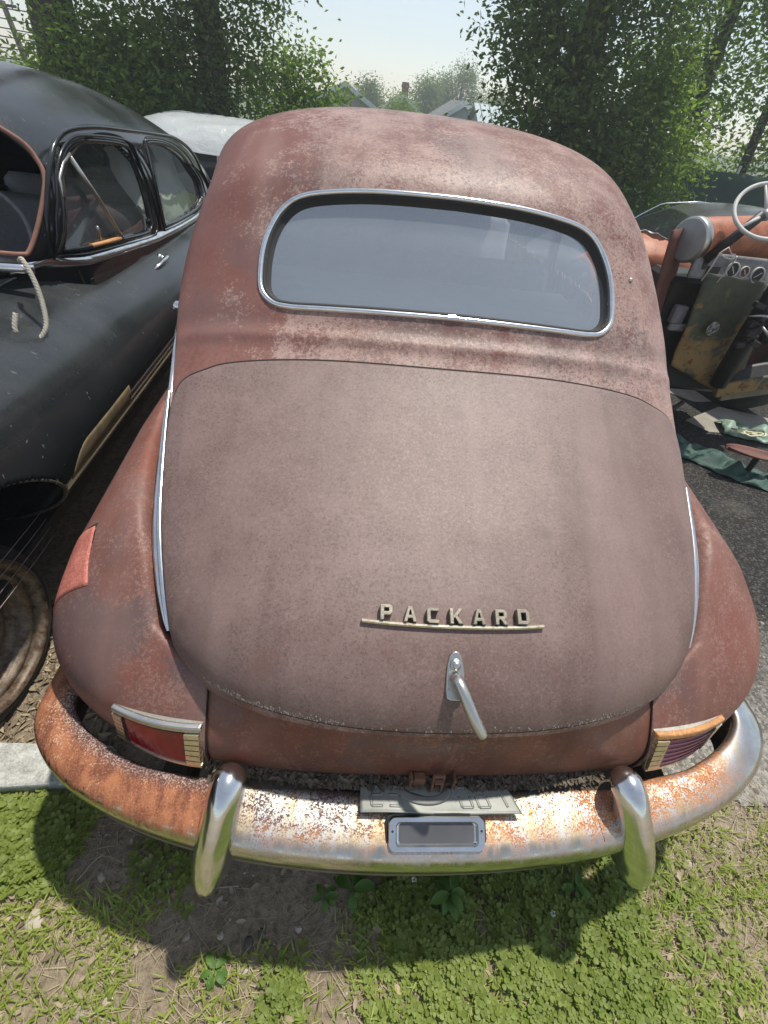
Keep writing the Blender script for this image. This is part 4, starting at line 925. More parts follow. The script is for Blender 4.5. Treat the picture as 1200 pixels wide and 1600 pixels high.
# ---- simple complete cars farther off
def far_car(name, loc, rz, body_m, label, roof_z=1.42, group=None, sheeted=False):
    c_ = empty(name, loc, label, 'car'); c_.rotation_euler = (0, 0, rz)
    yy = np.linspace(-2.3, 2.3, 70); ph = np.linspace(0, 2*math.pi, 72)
    Wf = lambda y: .90*(1-np.abs(y/2.32)**5)**.5
    P = tub(yy, ph, Wf, lambda y: np.interp(y, [-2.3, -2.0, -1.2, 1.0, 2.0, 2.3], [.1, .30, .36, .36, .26, .1]), .58, lambda y: np.interp(np.abs(y), [0, 2.0, 2.3], [.36, .34, .1]), 3.2)
    V = P.reshape(-1, 3); F = np.array(grid_faces(70, 72)); c = V[F].mean(1); ar = (((np.abs(c[:, 1])-1.38)**2+(c[:, 2]-.34)**2) < .36**2) & (np.abs(c[:, 0]) > .6)
    Vl, Fl = dropped(V, F[~ar].tolist()); mesh_obj('body', Vl, Fl, body_m, c_)
    z = roof_z; rb = [[-1.95, .90, .62, -1.9, .86, 2.6], [-1.45, 1.02, .74, -1.4, .88, 2.8], [-.95, z-.10, .76, -1.05, .90, 2.9], [-.45, z, .76, -.45, .90, 2.9], [.15, z-.02, .76, .15, .90, 2.9], [.55, z-.12, .76, .60, .90, 2.8], [1.12, .98, .74, 1.1, .88, 2.7], [1.5, .88, .6, 1.4, .84, 2.5]]
    tv = np.linspace(0, 7, 120); hv = np.linspace(-100, 100, 120); T, H, P = loft_shell(rb, tv, hv); V = P.reshape(-1, 3); F = np.array(grid_faces(120, 120)); fc_ = V[F].mean(1); ft_ = T.reshape(-1)[F].mean(1); fh_ = np.abs(H.reshape(-1)[F].mean(1))
    ws_ = (ft_ > 5.05) & (ft_ < 6.0) & (fh_ < 55); rw = (ft_ > .95) & (ft_ < 1.95) & (fh_ < 55); sw = (fh_ > 45) & (fc_[:, 2] > .95) & (fc_[:, 2] < z-.10) & (fc_[:, 1] > -1.0) & (fc_[:, 1] < .62) & (np.abs(fc_[:, 1]+.15) > .05)
    for nm, msk, mt in (('cabin', ~(ws_ | rw | sw), body_m), ('windshield', ws_, M['darkglass']), ('rear_window', rw, M['darkglass']), ('side_windows', sw & (fc_[:, 0] > 0) & (fc_[:, 1] < -.15), M['darkglass']), ('side_windows', sw & (fc_[:, 0] > 0) & (fc_[:, 1] > -.15), M['darkglass']), ('side_windows', sw & (fc_[:, 0] < 0) & (fc_[:, 1] < -.15), M['darkglass']), ('side_windows', sw & (fc_[:, 0] < 0) & (fc_[:, 1] > -.15), M['darkglass'])):
        Vl, Fl = dropped(V, F[msk].tolist()); mesh_obj(nm if nm != 'side_windows' else 'side_window', Vl, Fl, mt, c_)
    for s in (-1, 1):
        g = MB(); g.tube([(s*(.735-.20*np.interp(y, [-1.1, -.5, .2, .75], [.1, 1, 1, .2])*.62), y, np.interp(y, [-1.25, -.95, -.45, .15, .55, .95], [.98, z-.12, z-.055, z-.07, z-.14, .98])) for y in np.linspace(-1.2, .95, 40)], .012, 6); g.build('window_surround', M['chrome'], c_, True)
        for y in (-1.38, 1.38): wheel(c_, (s*.80, y, .32), (s, 0, 0), .32, .18)
    return c_
far_car('grey_sedan', (4.25, 6.4, gz(4.2, 6.4)-.02), R_(84), M['grey_paint'], 'dark grey sedan with reflective windshield parked in front of the green screen fence')
far_car('white_car', (-2.35, 8.6, gz(-2.3, 8.6)-.02), R_(96), M['white_paint'], 'white car wrapped in clear plastic behind the black sedan', 1.52)
V = []
for i in range(60):
    for j in range(40):
        x = -3.9+3.2*i/59; y = 7.62+1.9*j/39; u = (x+2.35)/1.6; v = (y-8.6)/.98
        z = 1.24-.46*max(0, abs(u)-.30)**1.4*1.4-.35*abs(v)**4+.018*mnoise.noise(Vector((x*3, y*5, 1)))+.01*mnoise.noise(Vector((x*12, y*12, 1)))
        V.append((x, y, z+.02))
tag(mesh_obj('plastic_sheet', V, grid_faces(60, 40), M['plastic']), 'crumpled clear plastic sheet draped over the white car', 'plastic sheet')

# ================================================================== tractor on the right
TY = 3.1
trc = empty('old_tractor', (2.3, TY, gz(2.3, TY)), 'stripped old tractor with orange tank, grey gauge panel and white steering wheel', 'tractor')
TL = Vector(trc.location)
def tp(m): # builders below work in world coordinates; shift vertices into the tractor's frame
    m.V = [tuple(Vector(v)-TL) for v in m.V]; return m
M['orange'] = rust_paint('faded_orange_enamel', (.42, .155, .075), (.33, .105, .05), (.16, .06, .035), (.35, .10, .05), 'few', dirt=0)
M['olive'] = None
t = NT('olive_and_rust_sheet'); n = t.noise(3.2, 6, .65, dist=.6); n2 = t.noise(14, 6, .7); z = t.sep()[2]
c = t.mix(t.ramp(n2, .35, .65), (.065, .075, .052), (.115, .115, .075)); k = t.mth('ADD', t.mth('MULTIPLY', n, .9), t.mth('MULTIPLY', z, -.32))
c = t.mix(t.ramp(k, .20, .27), c, (.30, .19, .07)); c = t.mix(t.mth('MULTIPLY', t.ramp(n2, .55, .63), t.ramp(k, .15, .22)), c, (.14, .045, .022))
M['olive'] = t.fin(t.pbsdf(c, .7, 0, t.bump(n2, .3, .003)))
M['panelgrey'] = plain('grey_instrument_panel', (.22, .215, .22), .6, .1, var=.45, scale=26, bump=.3)
M['darkred'] = plain('dark_red_brown_plate', (.155, .062, .045), .65, var=.35, scale=14)
M['grease'] = plain('greasy_black_iron', (.03, .028, .026), .5, .2, var=.5, scale=40, bump=.4)
M['white_rim'] = plain('chalky_white_plastic', (.52, .52, .50), .6, var=.2, scale=40)
M['caplens'] = plain('grey_tank_cap', (.30, .33, .33), .35, .2, var=.18, scale=18)
g = MB(); g.lathe([(.120, 0), (.124, .01), (.135, .9), (.13, .92), (0, .93)], (1.855, 3.12, 1.228), (1, .42, .03), 56); tp(g).build('tank', M['orange'], trc, True)
g = MB(); g.lathe([(.126, .045), (.130, .04), (.130, .0), (.126, -.010), (.116, -.013)], (1.855, 3.12, 1.228), (1, .42, .03), 56); tp(g).build('tank_band', M['pitted'], trc, True)
g = MB(); g.lathe([(.118, -.011), (.07, -.018), (0, -.020)], (1.855, 3.12, 1.228), (1, .42, .03), 56); tp(g).build('tank_end_cap', M['caplens'], trc, True)
# instrument panel
def quad_plate(name, c4, th, mat, nx=1, nz=1, warp=0, bev=0, parent=trc):
    c4 = [Vector(p) for p in c4]; nrm = (c4[1]-c4[0]).cross(c4[3]-c4[0]).normalized(); V = []
    nx, nz = max(nx, 1), max(nz, 1)
    for i in range(nx+1):
        for j in range(nz+1):
            u, v = i/nx, j/nz; p = (c4[0]*(1-u)+c4[1]*u)*(1-v)+(c4[3]*(1-u)+c4[2]*u)*v; V.append(p+nrm*warp*mnoise.noise(Vector((u*3, v*3, 1)))-(TL if parent is trc else Vector()))
    o = mesh_obj(name, V, grid_faces(nx+1, nz+1), mat, parent); solid(o, th, 0)
    if bev: b = o.modifiers.new('b', 'BEVEL'); b.width = bev; b.segments = 2
    return o
PA, PB, PC, PD = Vector((1.91, 3.06, 1.182)), Vector((2.44, 3.10, 1.175)), Vector((2.47, 3.07, 1.04)), Vector((1.91, 3.04, 1.03))
ip = quad_plate('instrument_panel', (PA, PB, PC, PD), .03, M['panelgrey'], 20, 8, .006)
def onp(u, v, d=.0): 
    p = (PA*(1-u)+PB*u)*(1-v)+(PD*(1-u)+PC*u)*v; n_ = (PB-PA).cross(PD-PA).normalized(); n_ = n_ if n_.y < 0 else -n_; return p+n_*(.017+d)-TL, n_
for u, v, r, mt in ((.50, .55, .040, 'grease'), (.66, .60, .030, 'darkred'), (.84, .68, .042, 'grease')):
    p, n_ = onp(u, v); g = MB(); g.lathe([(r*1.15, -.005), (r*1.15, .008), (r, .010), (r*.95, .002)], p, n_, 28); gg = g.build('gauge', M['white_rim'], ip, True)
    g = MB(); g.lathe([(r*.97, .003), (r*.3, .004), (0, .006)], p, n_, 24); g.build('gauge_face', M[mt], gg, True)
    g = MB(); g.box(p+n_*.008, (.006, .003, r*1.3), Matrix.Rotation(random.uniform(-1, 1), 3, 'Y')); g.build('needle', M['white_rim'], gg)
for u0, u1, v0, v1 in ((.10, .16, .08, .62), (.17, .34, .50, .88)):
    p, n_ = onp((u0+u1)/2, (v0+v1)/2, .002); g = MB(); g.box(p, (.52*(u1-u0), .006, .16*(v1-v0)), Matrix.Rotation(R_(8), 3, 'Z')); g.build('switch_plate', M['grease'], ip)
# steering column and wheel
g = MB(); g.tube([(1.97, 3.04, 1.14), (2.15, 2.99, 1.42)], .028, 16); tp(g).build('steering_column', M['grease'], trc, True)
wc = Vector((2.165, 2.98, 1.438)); ax = Vector((.50, -.36, .80)).normalized(); ax = Vector((-.25, -.62, .74)).normalized(); a_ = ax.orthogonal().normalized(); b_ = ax.cross(a_)
sw = MB(); sw.tube([wc+(a_*math.cos(q)+b_*math.sin(q))*.185 for q in np.linspace(0, 2*math.pi, 60)[:-1]], .012, 10, True); sw = tp(sw).build('steering_wheel', M['white_rim'], trc, True)
g = MB()
for k in range(3):
    q = R_(35+120*k); d = a_*math.cos(q)+b_*math.sin(q); g.tube([wc+d*.02-ax*.02, wc+d*.10-ax*.008, wc+d*.182], [.011, .009, .007], 8)
tp(g).build('spokes', M['white_rim'], sw, True)
g = MB(); g.lathe([(0, .012), (.018, .012), (.022, .004), (.030, -.004), (.032, -.03)], wc-ax*.012, ax, 24); tp(g).build('hub', M['steel'], sw, True)
# black post with bent lever in front at the frame edge
g = MB(); g.tube([(2.40, 2.86, 1.40), (2.37, 2.86, 1.28), (2.40, 2.87, 1.15), (2.42, 2.90, 1.0), (2.46, 2.95, .8), (2.50, 3.0, .35)], [.035, .04, .045, .05, .06, .06], 12); tp(g).build('control_post', M['grease'], trc, True)
g = MB()
for k in range(9):
    p = Vector((2.38+random.uniform(-.03, .10), 2.86+random.uniform(-.04, .03), .93-.03*k+random.uniform(-.02, .02))); g.box(p, (random.uniform(.04, .09), .04, random.uniform(.03, .06)), Matrix.Rotation(random.uniform(-.6, .6), 3, 'Y'), .006)
tp(g).build('gear_linkage', M['grease'], trc)
g = MB(); g.tube([(2.27, 2.80, .90), (2.33, 2.78, .915), (2.42, 2.78, .91), (2.5, 2.80, .90)], [.006, .011, .011, .010], 8, flat=.7); tp(g).build('lever', M['steel'], trc, True)
g = MB(); g.tube([(2.40, 2.80, .84), (2.46, 2.78, .80), (2.55, 2.78, .76)], .010, 8); tp(g).build('lever', M['steel'], trc, True)
# sheet metal
pl = quad_plate('olive_side_panel', ((2.005, 3.02, 1.075), (2.47, 3.06, 1.055), (2.62, 3.12, .24), (2.115, 3.06, .44)), .012, M['olive'], 16, 24, .03)
g = MB(); g.lathe([(0, .003), (.030, .0028), (.045, .002), (.047, 0)], Vector((2.24, 3.01, .74))-TL, (.1, -1, .1), 24); 
t = NT('worn_round_decal'); n = t.noise(60, 4, .7); M['decal'] = t.fin(t.pbsdf(t.mix(t.ramp(n, .45, .55), (.07, .075, .06), (.32, .32, .29)), .7)); g.build('round_decal', M['decal'], pl, True)
quad_plate('dark_red_panel', ((1.70, 3.08, 1.275), (1.85, 3.20, 1.28), (2.06, 3.25, .64), (1.84, 3.14, .62)), .012, M['darkred'], 8, 12, .015)
g = MB(); g.box((2.35, 3.35, .60), (.9, .35, .8), None, .03); g.box((2.75, 3.1, .85), (.25, .3, .35), None, .03); tp(g).build('engine_block', M['grease'], trc)
g = MB(); g.box((2.02, 3.12, .78), (.09, .06, .12), None, .01); g.box((2.04, 3.10, .70), (.12, .04, .05), None, .01); tp(g).build('bracket', M['panelgrey'], trc)
quad_plate('yellowed_side_panel', ((2.52, 3.14, .95), (2.66, 3.14, .96), (2.80, 3.16, .22), (2.62, 3.14, .22)), .012, M['olive'], 6, 12, .02)
g = MB(); g.box((2.72, 3.0, .36), (.42, .03, .10), Matrix.Rotation(R_(-17), 3, 'Y'), .004); tp(g).build('mud_board', M['olive'], trc)
g = MB(); V = []
for i in range(20):
    for j in range(8): u = i/19; v = j/7; V.append(tuple(Vector((2.65+.5*u, 3.05, .30+.12*u+.12*v-.10*(u-.5)**2))-TL+Vector((0, .12*v, 0))))
o = mesh_obj('frame_rail', V, grid_faces(20, 8), M['grease'], trc); solid(o, .01)
wheel(trc, Vector((3.25, 3.9, .42))-TL, (1, .2, 0), .62, .32, rim='darkred'); wheel(trc, Vector((2.05, 4.6, .25))-TL, (-1, 0, 0), .40, .2, rim='darkred')
g = MB(); g.tube([(1.98, 3.12, .18), (2.10, 3.02, .10), (2.22, 2.98, .10), (2.30, 2.98, .20)], .018, 8); tp(g).build('drawbar', M['grease'], trc, True)
# white cord tied on the steering column
M['cord'] = plain('looped_string', (.62, .60, .55), .9, var=.1)
g = MB(); g.tube([(1.985, 3.00, 1.03), (1.99, 2.98, 1.12), (2.00, 2.98, 1.20), (2.03, 2.97, 1.235), (2.07, 2.97, 1.20), (2.10, 2.98, 1.20), (2.12, 2.98, 1.18), (2.11, 2.99, 1.10), (2.09, 3.0, 1.03)], .0042, 8)
g.tube([(2.00, 2.98, 1.20), (2.03, 2.96, 1.18), (2.08, 2.96, 1.175), (2.12, 2.98, 1.19)], .0042, 8)
tag(g.build('looped_string', M['cord'], None, True), 'thin white cord looped around the tractor steering column', 'string')
# orange wing with a white cloth strip lying over it, behind the tractor
V = []
for i in range(24):
    for j in range(24):
        u, v = i/23, j/23; V.append((1.62+.75*u, 3.75+.55*v, 0.97+.15*math.sin(v*math.pi)**.7*math.sin((.12+.88*u)*math.pi)**.5-.20*(1-u)**3-.12*(v < .02)))
    
wg = mesh_obj('rusty_fender', V, grid_faces(24, 24), M['orange']); solid(wg, .004); tag(wg, 'curved faded orange fender propped behind the tractor tank', 'fender')
g = MB(); g.box((2.0, 4.0, .42), (.5, .4, 1.0), None, .04); o = g.build('fender_stand', M['grease'], wg)
V = []
for i in range(40):
    for j in range(8):
        u, v = i/39, j/7; x = 1.60+.45*u; V.append((x, 3.70+.10*v+.03*mnoise.noise(Vector((u*5, 0, 1))), 1.08+.06*math.sin(u*math.pi)+.05*u+.015*mnoise.noise(Vector((u*8, v*3, 5)))-.03*v))
o = mesh_obj('cloth_strip', V, grid_faces(40, 8), plain('white_cloth', (.62, .62, .60), .9, var=.1)); solid(o, .004); tag(o, 'white cloth strip lying over the orange fender', 'cloth')
# rusty spoon-shaped seat pan near the ground
V = []
for i in range(30):
    for j in range(14):
        u, v = i/29, j/13; w = .075*math.sin(math.pi*min(1, u*1.5+.03))**.6 if u < .55 else .045+.03*(u-.55); w = max(w, .012)
        x = 2.36+.62*u; y = 2.45-.10*u+(v-.5)*2*w; z = .13+.06*(v-.5)**2*2-.03*math.sin(u*math.pi)+.10*max(0, u-.6)
        V.append((x, y, z))
o = mesh_obj('seat_pan', V, grid_faces(30, 14), M['darkred']); solid(o, .008); tag(o, 'red brown curved metal seat pan near the ground beside the green tarp', 'seat pan')
b = MB(); b.tube([(2.60, 2.42, .10), (2.62, 2.44, -.06)], .02, 8); b.build('support', M['grease'], o)
# wooden board
g = MB(); g.box((2.95, 3.02, .36), (.75, .04, .10), Matrix.Rotation(R_(-14), 3, 'Y'), .004); tag(g.build('wooden_board', plain('olive_grey_wood', (.20, .18, .11), .8, var=.3, scale=20)), 'weathered olive board leaning on the tractor frame', 'board')
# crumpled green tarps and pale paving slabs
M['tarp'] = NT('green_woven_tarp'); t = M['tarp']; n = t.noise(9, 5, .6); f = t.noise(300, 2, .5); M['tarp'] = t.fin(t.pbsdf(t.mix(n, (.018, .055, .042), (.05, .12, .095)), .45, 0, t.bump(t.mth('ADD', n, f), .5, .01)))
def tarp(name, P0, P1, w, label, mat, seed, h=.05, n=60, m=22):
    V = []; P0, P1 = Vector(P0), Vector(P1); d = (P1-P0); s = Vector((-d.y, d.x, 0)).normalized()
    for i in range(n):
        for j in range(m):
            u, v = i/(n-1), j/(m-1); ww = w*(.55+.45*math.sin(u*math.pi*.9+.3)+.25*mnoise.noise(Vector((u*4, seed, 0)))); p = P0+d*u+s*(v-.5)*ww+s*.06*mnoise.noise(Vector((u*5, seed, 9)))
            z = abs(mnoise.noise(Vector((u*7, v*2.2, seed))))*h*1.6+.4*h*abs(mnoise.noise(Vector((u*16, v*7, seed))))
            V.append((p.x, p.y, gz(p.x, p.y)+.014+z*.75*(math.sin(v*math.pi)**.5*.8+.2)))
    o = mesh_obj(name, V, grid_faces(n, m), mat); solid(o, .003); return tag(o, label, 'tarp')
tarp('green_tarp', (2.10, 2.95, 0), (2.80, 2.22, 0), .34, 'crumpled dark green tarp strip on the asphalt beside the rusty sedan', M['tarp'], 3.1, .11)
M['tarp2'] = plain('pale_green_tarp', (.20, .30, .23), .5, var=.4, scale=16, bump=.4)
tarp('green_tarp', (2.85, 3.15, 0), (3.7, 2.95, 0), .30, 'pale green torn tarp on sunlit paving below the tractor', M['tarp2'], 7.7, .09)
M['pave'] = plain('pale_concrete', (.27, .25, .215), .9, var=.25, scale=60, bump=.5)
def slab(poly, label):
    g = MB(); z = gz(poly[0][0], poly[0][1])-.02; g.prism(poly, (0, 0, z), (1, 0, 0), (0, 1, 0), (0, 0, .035)); return tag(g.build('paving_slab', M['pave']), label, 'paving slab')
slab([(2.62, 3.25), (2.95, 2.72), (3.9, 2.45), (4.0, 3.2), (3.1, 3.55)], 'pale paving slab under the torn tarp'); slab([(2.75, 3.85), (2.95, 3.66), (3.3, 3.75), (3.2, 4.05), (2.85, 4.1)], 'small pale slab under the olive panel')
# yellow-white cord tangle
P = [(2.75+.28*random.random(), 2.85+.12*random.random(), gz(2.8, 2.9)+.10+.03*random.random()) for _ in range(16)]
g = MB(); pp = cr(np.array(P), np.linspace(0, 15, 160)); g.tube([Vector(p) for p in pp], .007, 6); tag(g.build('cord_tangle', plain('yellow_cord', (.62, .60, .40), .8), None, True), 'tangled pale yellow cord on the torn green tarp', 'cord')

# ================================================================== granite kerb block on the left
g = MB(); z0 = gz(-1.3, .38)
poly = [(-2.1, .335), (-1.60, .325), (-1.20, .328), (-.93, .345), (-.90, .40), (-.94, .455), (-1.3, .462), (-2.1, .47)]
g.prism(poly, (0, 0, -.06), (1, 0, 0), (0, 1, 0), (0, 0, .105)); kb = g.build('granite_block', plain('speckled_granite', (.40, .41, .385), .85, var=.55, scale=170, bump=.5)); bv = kb.modifiers.new('b', 'BEVEL'); bv.width = .008; bv.segments = 2
tag(kb, 'pale speckled granite kerb block beside the left end of the bumper', 'kerb block')

# ================================================================== background: trees, fence, houses
def leafmat(name, c1, c2, trans=.35):
    t = NT(name); geo = t.n('NewGeometry'); r = geo.outputs['Random Per Island']; n = t.noise(.9, 3, .6)
    k = t.mth('ADD', t.mth('MULTIPLY', r, .45), t.mth('MULTIPLY', t.ramp(n, .3, .7), .55)); c = t.mix(k, c1, c2)
    d = t.pbsdf(c, .5, 0, None, .35); tr = t.n('BsdfTranslucent', {0: t.mix(.5, c, (c2[0]*1.5, c2[1]*1.6, c2[2]*.8))}); mx = t.n('MixShader'); t.put(mx, 0, trans); t.put(mx, 1, d.outputs[0]); t.put(mx, 2, tr.outputs[0])
    return t.fin(mx)
M['bark'] = plain('dark_bark', (.06, .05, .042), .95, var=.5, scale=12, bump=.8)
def leaves(blobs, n, size, droop=.4, asp=.45):
    """blobs: (centre, radii, weight). returns V,F arrays of folded leaf quads gathered into twig clumps"""
    w = np.array([b[2] for b in blobs], float); w /= w.sum(); ncl = max(8, n//14); idx = rng.choice(len(blobs), ncl, p=w)
    C = np.array([b[0] for b in blobs])[idx]; Rd = np.array([b[1] for b in blobs])[idx]
    d = rng.normal(size=(ncl, 3)); d /= np.linalg.norm(d, axis=1)[:, None]; rad = rng.random(ncl)**.42*(1+.07*rng.normal(size=ncl)); CP = C+d*Rd*rad[:, None]
    per = 14; cp = np.repeat(CP, per, 0); N = len(cp); sp_ = np.repeat(rng.uniform(.6, 2.0, ncl), per)[:, None]; cp = cp+rng.normal(size=(N, 3))*np.array([1, 1, .8])*size*1.3*sp_
    a = rng.normal(size=(N, 3)); a[:, 2] = a[:, 2]*.5-droop; a /= np.linalg.norm(a, axis=1)[:, None]; b = np.cross(a, rng.normal(size=(N, 3))); b /= np.linalg.norm(b, axis=1)[:, None]; nn = np.cross(a, b)
    s = size*rng.uniform(.6, 1.3, N)[:, None]
    V = np.stack([cp, cp+a*s*.5+b*s*asp*.5+nn*s*.08, cp+a*s, cp+a*s*.5-b*s*asp*.5+nn*s*.08], 1).reshape(-1, 3); F = np.arange(4*N).reshape(N, 4); return V, F
def tree(name, base, trunk, blobs, n, size, mat, label, limbs=6, cat='tree', group=None, droop=.4, bark='bark'):
    o = empty(name, base, label, cat, group); B = Vector(base)
    V, F = leaves([(np.array(c)-np.array(base), r, w) for c, r, w in blobs], n, size, droop); tri_obj('crown', V, F, mat, o)
    g = MB(); top = Vector(trunk[1])-B; r0 = trunk[0]; g.tube([Vector((0, 0, -.1)), top*.35+Vector((.05, 0, 0)), top*.7, top], [r0*1.2, r0, r0*.8, r0*.5], 12)
    for k in range(limbs):
        c, r, w = blobs[k % len(blobs)]; e = Vector(c)-B+Vector((random.uniform(-.6, .6)*r[0], random.uniform(-.6, .6)*r[1], random.uniform(-.2, .7)*r[2])); st = top*random.uniform(.45, .95); mid = (st+e)/2+Vector((0, 0, .15*r[2]))
        g.tube([st, mid, e], [r0*.35, r0*.2, r0*.05], 7)
    g.build('trunk', M[bark], o, True); return o
G = lambda x, y: (x, y, gz(x, y))
L_dark = leafmat('dark_leaves', (.065, .105, .034), (.14, .205, .06), .55); L_mid = leafmat('mid_leaves', (.08, .145, .03), (.20, .29, .06), .6); L_lite = leafmat('bright_leaves', (.08, .15, .025), (.18, .28, .06), .55)
L_far = leafmat('far_leaves', (.09, .14, .055), (.17, .24, .09), .5)
# left: thick dark trunk, ivy covered trunk, bushes
tree('ivy_tree', G(-2.75, 10.4), (.22, (-2.75, 10.4, 5.5)), [((-2.6, 10.4, 3.6), (1.35, 1.2, 2.2), 5), ((-2.9, 10.3, 1.3), (.9, .8, 1.3), 3), ((-1.7, 10.4, 3.6), (.8, .8, 1.1), 1.2), ((-3.7, 10.5, 3.8), (.9, .8, 1.4), 1.5)], 26000, .10, L_dark, 'ivy covered dark tree behind the white car', 8)
tree('broad_tree', G(-5.05, 10.2), (.33, (-4.9, 10.2, 5.8)), [((-4.1, 10.6, 3.5), (1.0, .9, .9), 2.2), ((-5.6, 10.8, 5.2), (1.6, 1, 1.0), .5)], 4200, .12, L_dark, 'large tree with a thick dark trunk at far left', 5)
tree('leafy_bush', G(-4.4, 10.3), (.07, (-4.2, 10.3, 1.6)), [((-4.5, 9.9, 1.35), (1.1, .6, .95), 3), ((-3.9, 10.0, 1.75), (.95, .6, .75), 3), ((-5.5, 10.6, .8), (.8, .6, .6), .5)], 11000, .10, L_mid, 'wide mid green bush between the thick trunk and the ivy tree', 6, 'bush')
tree('bright_shrub', G(-3.55, 9.9), (.05, (-3.5, 9.9, 1.3)), [((-3.55, 9.9, 1.35), (.62, .5, .75), 2)], 2600, .10, L_lite, 'sunlit yellow green shrub left of the ivy tree', 4, 'bush')
tree('spiky_bush', G(-1.5, 11.6), (.06, (-1.5, 11.6, 1.6)), [((-1.75, 11.6, 1.25), (.75, .7, .7), 3), ((-.95, 11.7, .95), (.75, .6, .5), 2), ((-1.25, 11.6, 1.75), (.30, .3, .55), .9), ((-1.65, 11.6, 1.9), (.22, .2, .45), .5), ((-.8, 11.6, 1.45), (.22, .2, .45), .5), ((-2.1, 11.6, 1.6), (.3, .3, .5), .6)], 6500, .10, L_lite, 'light green bush with upright shoots behind the rusty roof', 8, 'bush', droop=-.3)
tree('low_foliage', G(-7.6, 13), (.06, (-7.6, 13, 1.2)), [((-7.6, 13, 1.05), (1.3, .8, .5), 2)], 1500, .12, L_mid, 'low foliage under the leaning utility pole', 3, 'bush')
# right
tree('big_dark_tree', G(3.0, 9.6), (.24, (3.0, 9.6, 6.0)), [((2.9, 9.6, 3.9), (1.45, 1.3, 1.9), 6), ((2.6, 9.3, 2.1), (.95, .9, 1.0), 3.5), ((3.4, 9.4, 1.2), (.9, .7, 1.1), 3), ((1.9, 9.4, 3.2), (.55, .6, 1.2), 1.6), ((3.9, 9.6, 3.6), (.9, .8, 1.5), 1.7), ((2.6, 9.4, 1.0), (.6, .5, .7), 1.5)], 34000, .10, L_dark, 'big dark leafy tree rising behind the right side of the rusty roof', 10)
tree('vine_bush', G(4.3, 9.9), (.09, (4.4, 9.9, 2.0)), [((4.2, 9.8, 1.5), (.8, .6, .9), 3), ((4.9, 9.9, 1.3), (.8, .6, .8), 2), ((4.4, 9.8, 2.3), (.55, .5, .6), 1.4)], 8500, .11, L_mid, 'mid green vine mass right of the big dark tree', 6, 'bush')
tree('light_tree', G(6.3, 12), (.11, (6.3, 12, 5.5)), [((5.9, 12, 3.9), (1.5, 1.0, 1.7), 4), ((7.0, 12, 4.4), (1.6, 1, 1.6), 3), ((6.2, 12, 2.2), (1.0, .8, .8), 1.6), ((5.6, 11.8, 5.6), (1.6, 1, 1.3), 1.5)], 10500, .12, L_lite, 'airy light green tree at the right edge of the view', 9)
tree('thin_tree', G(8.2, 12.5), (.10, (8.0, 12.5, 4.5)), [((7.9, 12.5, 2.9), (.9, .8, .9), 2), ((8.6, 12.4, 1.6), (.9, .7, .7), 1.6), ((8.6, 12.5, 4.6), (1.4, 1, 1.2), 1.5)], 4200, .125, L_mid, 'thin dark trunked tree behind the steering wheel', 6)
tree('back_hedge', G(6.2, 13.4), (.07, (6.2, 13.4, 1.0)), [((4.8, 13.4, .7), (1.9, .7, .95), 3), ((7.8, 13.6, .8), (2.0, .7, .9), 3)], 7000, .12, L_mid, 'long hedge behind the green screen fence', 4, 'hedge')
# distant trees
for i, (x, y, zt, w, mt, lb_) in enumerate([(.05, 58, 2.6, 2.0, L_dark, 'small round dark tree left of the brick chimney'), (1.75, 34, 1.85, 1.55, L_mid, 'round green bush in front of the brick chimney'), (5.6, 60, 3.3, 2.2, L_far, 'pale distant tree just right of the brick chimney'), (9.2, 62, 4.7, 2.8, L_far, 'tallest pale distant tree behind the grey gable'), (7.4, 64, 3.6, 2.6, L_far, 'middle pale distant tree'), (12.6, 60, 2.9, 2.2, L_far, 'pale distant tree next to the big dark tree')]):
    b = gz(x, y); tree('distant_tree', (x, y, b), (.16, (x, y, zt-1.2)), [((x, y, (zt+b)/2+.2*(zt-b)), (w*.8, w*.8, (zt-b)*.34), 3), ((x-.5*w, y, zt-.45*(zt-b)), (w*.5, w*.5, (zt-b)*.22), 1.2), ((x+.5*w, y, zt-.42*(zt-b)), (w*.5, w*.5, (zt-b)*.25), 1.2), ((x+.1*w, y, zt-.8), (w*.4, w*.4, .8), .8)], 11000 if y > 40 else 6000, .20 if y > 40 else .13, mt, lb_, 4, group='distant trees beyond the roof')
# green screen fence
fn = empty('screen_fence', G(5.5, 11.2), 'dark green fabric screen fence under the trees on the right', 'fence'); FB_ = Vector(fn.location)
V = []
for i in range(90):
    for j in range(10): x = 1.2+8.0*i/89; V.append((x-FB_.x, .04*mnoise.noise(Vector((x*2, j*.3, 0))), gz(x, 11.2)-FB_.z+1.72*j/9))
o = mesh_obj('fabric', V, grid_faces(90, 10), plain('green_screen_fabric', (.022, .06, .045), .8, var=.35, scale=8), fn); solid(o, .01)
for k in range(5):
    x = 1.3+2*k-FB_.x; g = MB(); g.tube([(x, .06, -.1), (x, .06, 1.85)], .025, 8); g.build('post', M['steel'], fn, True)
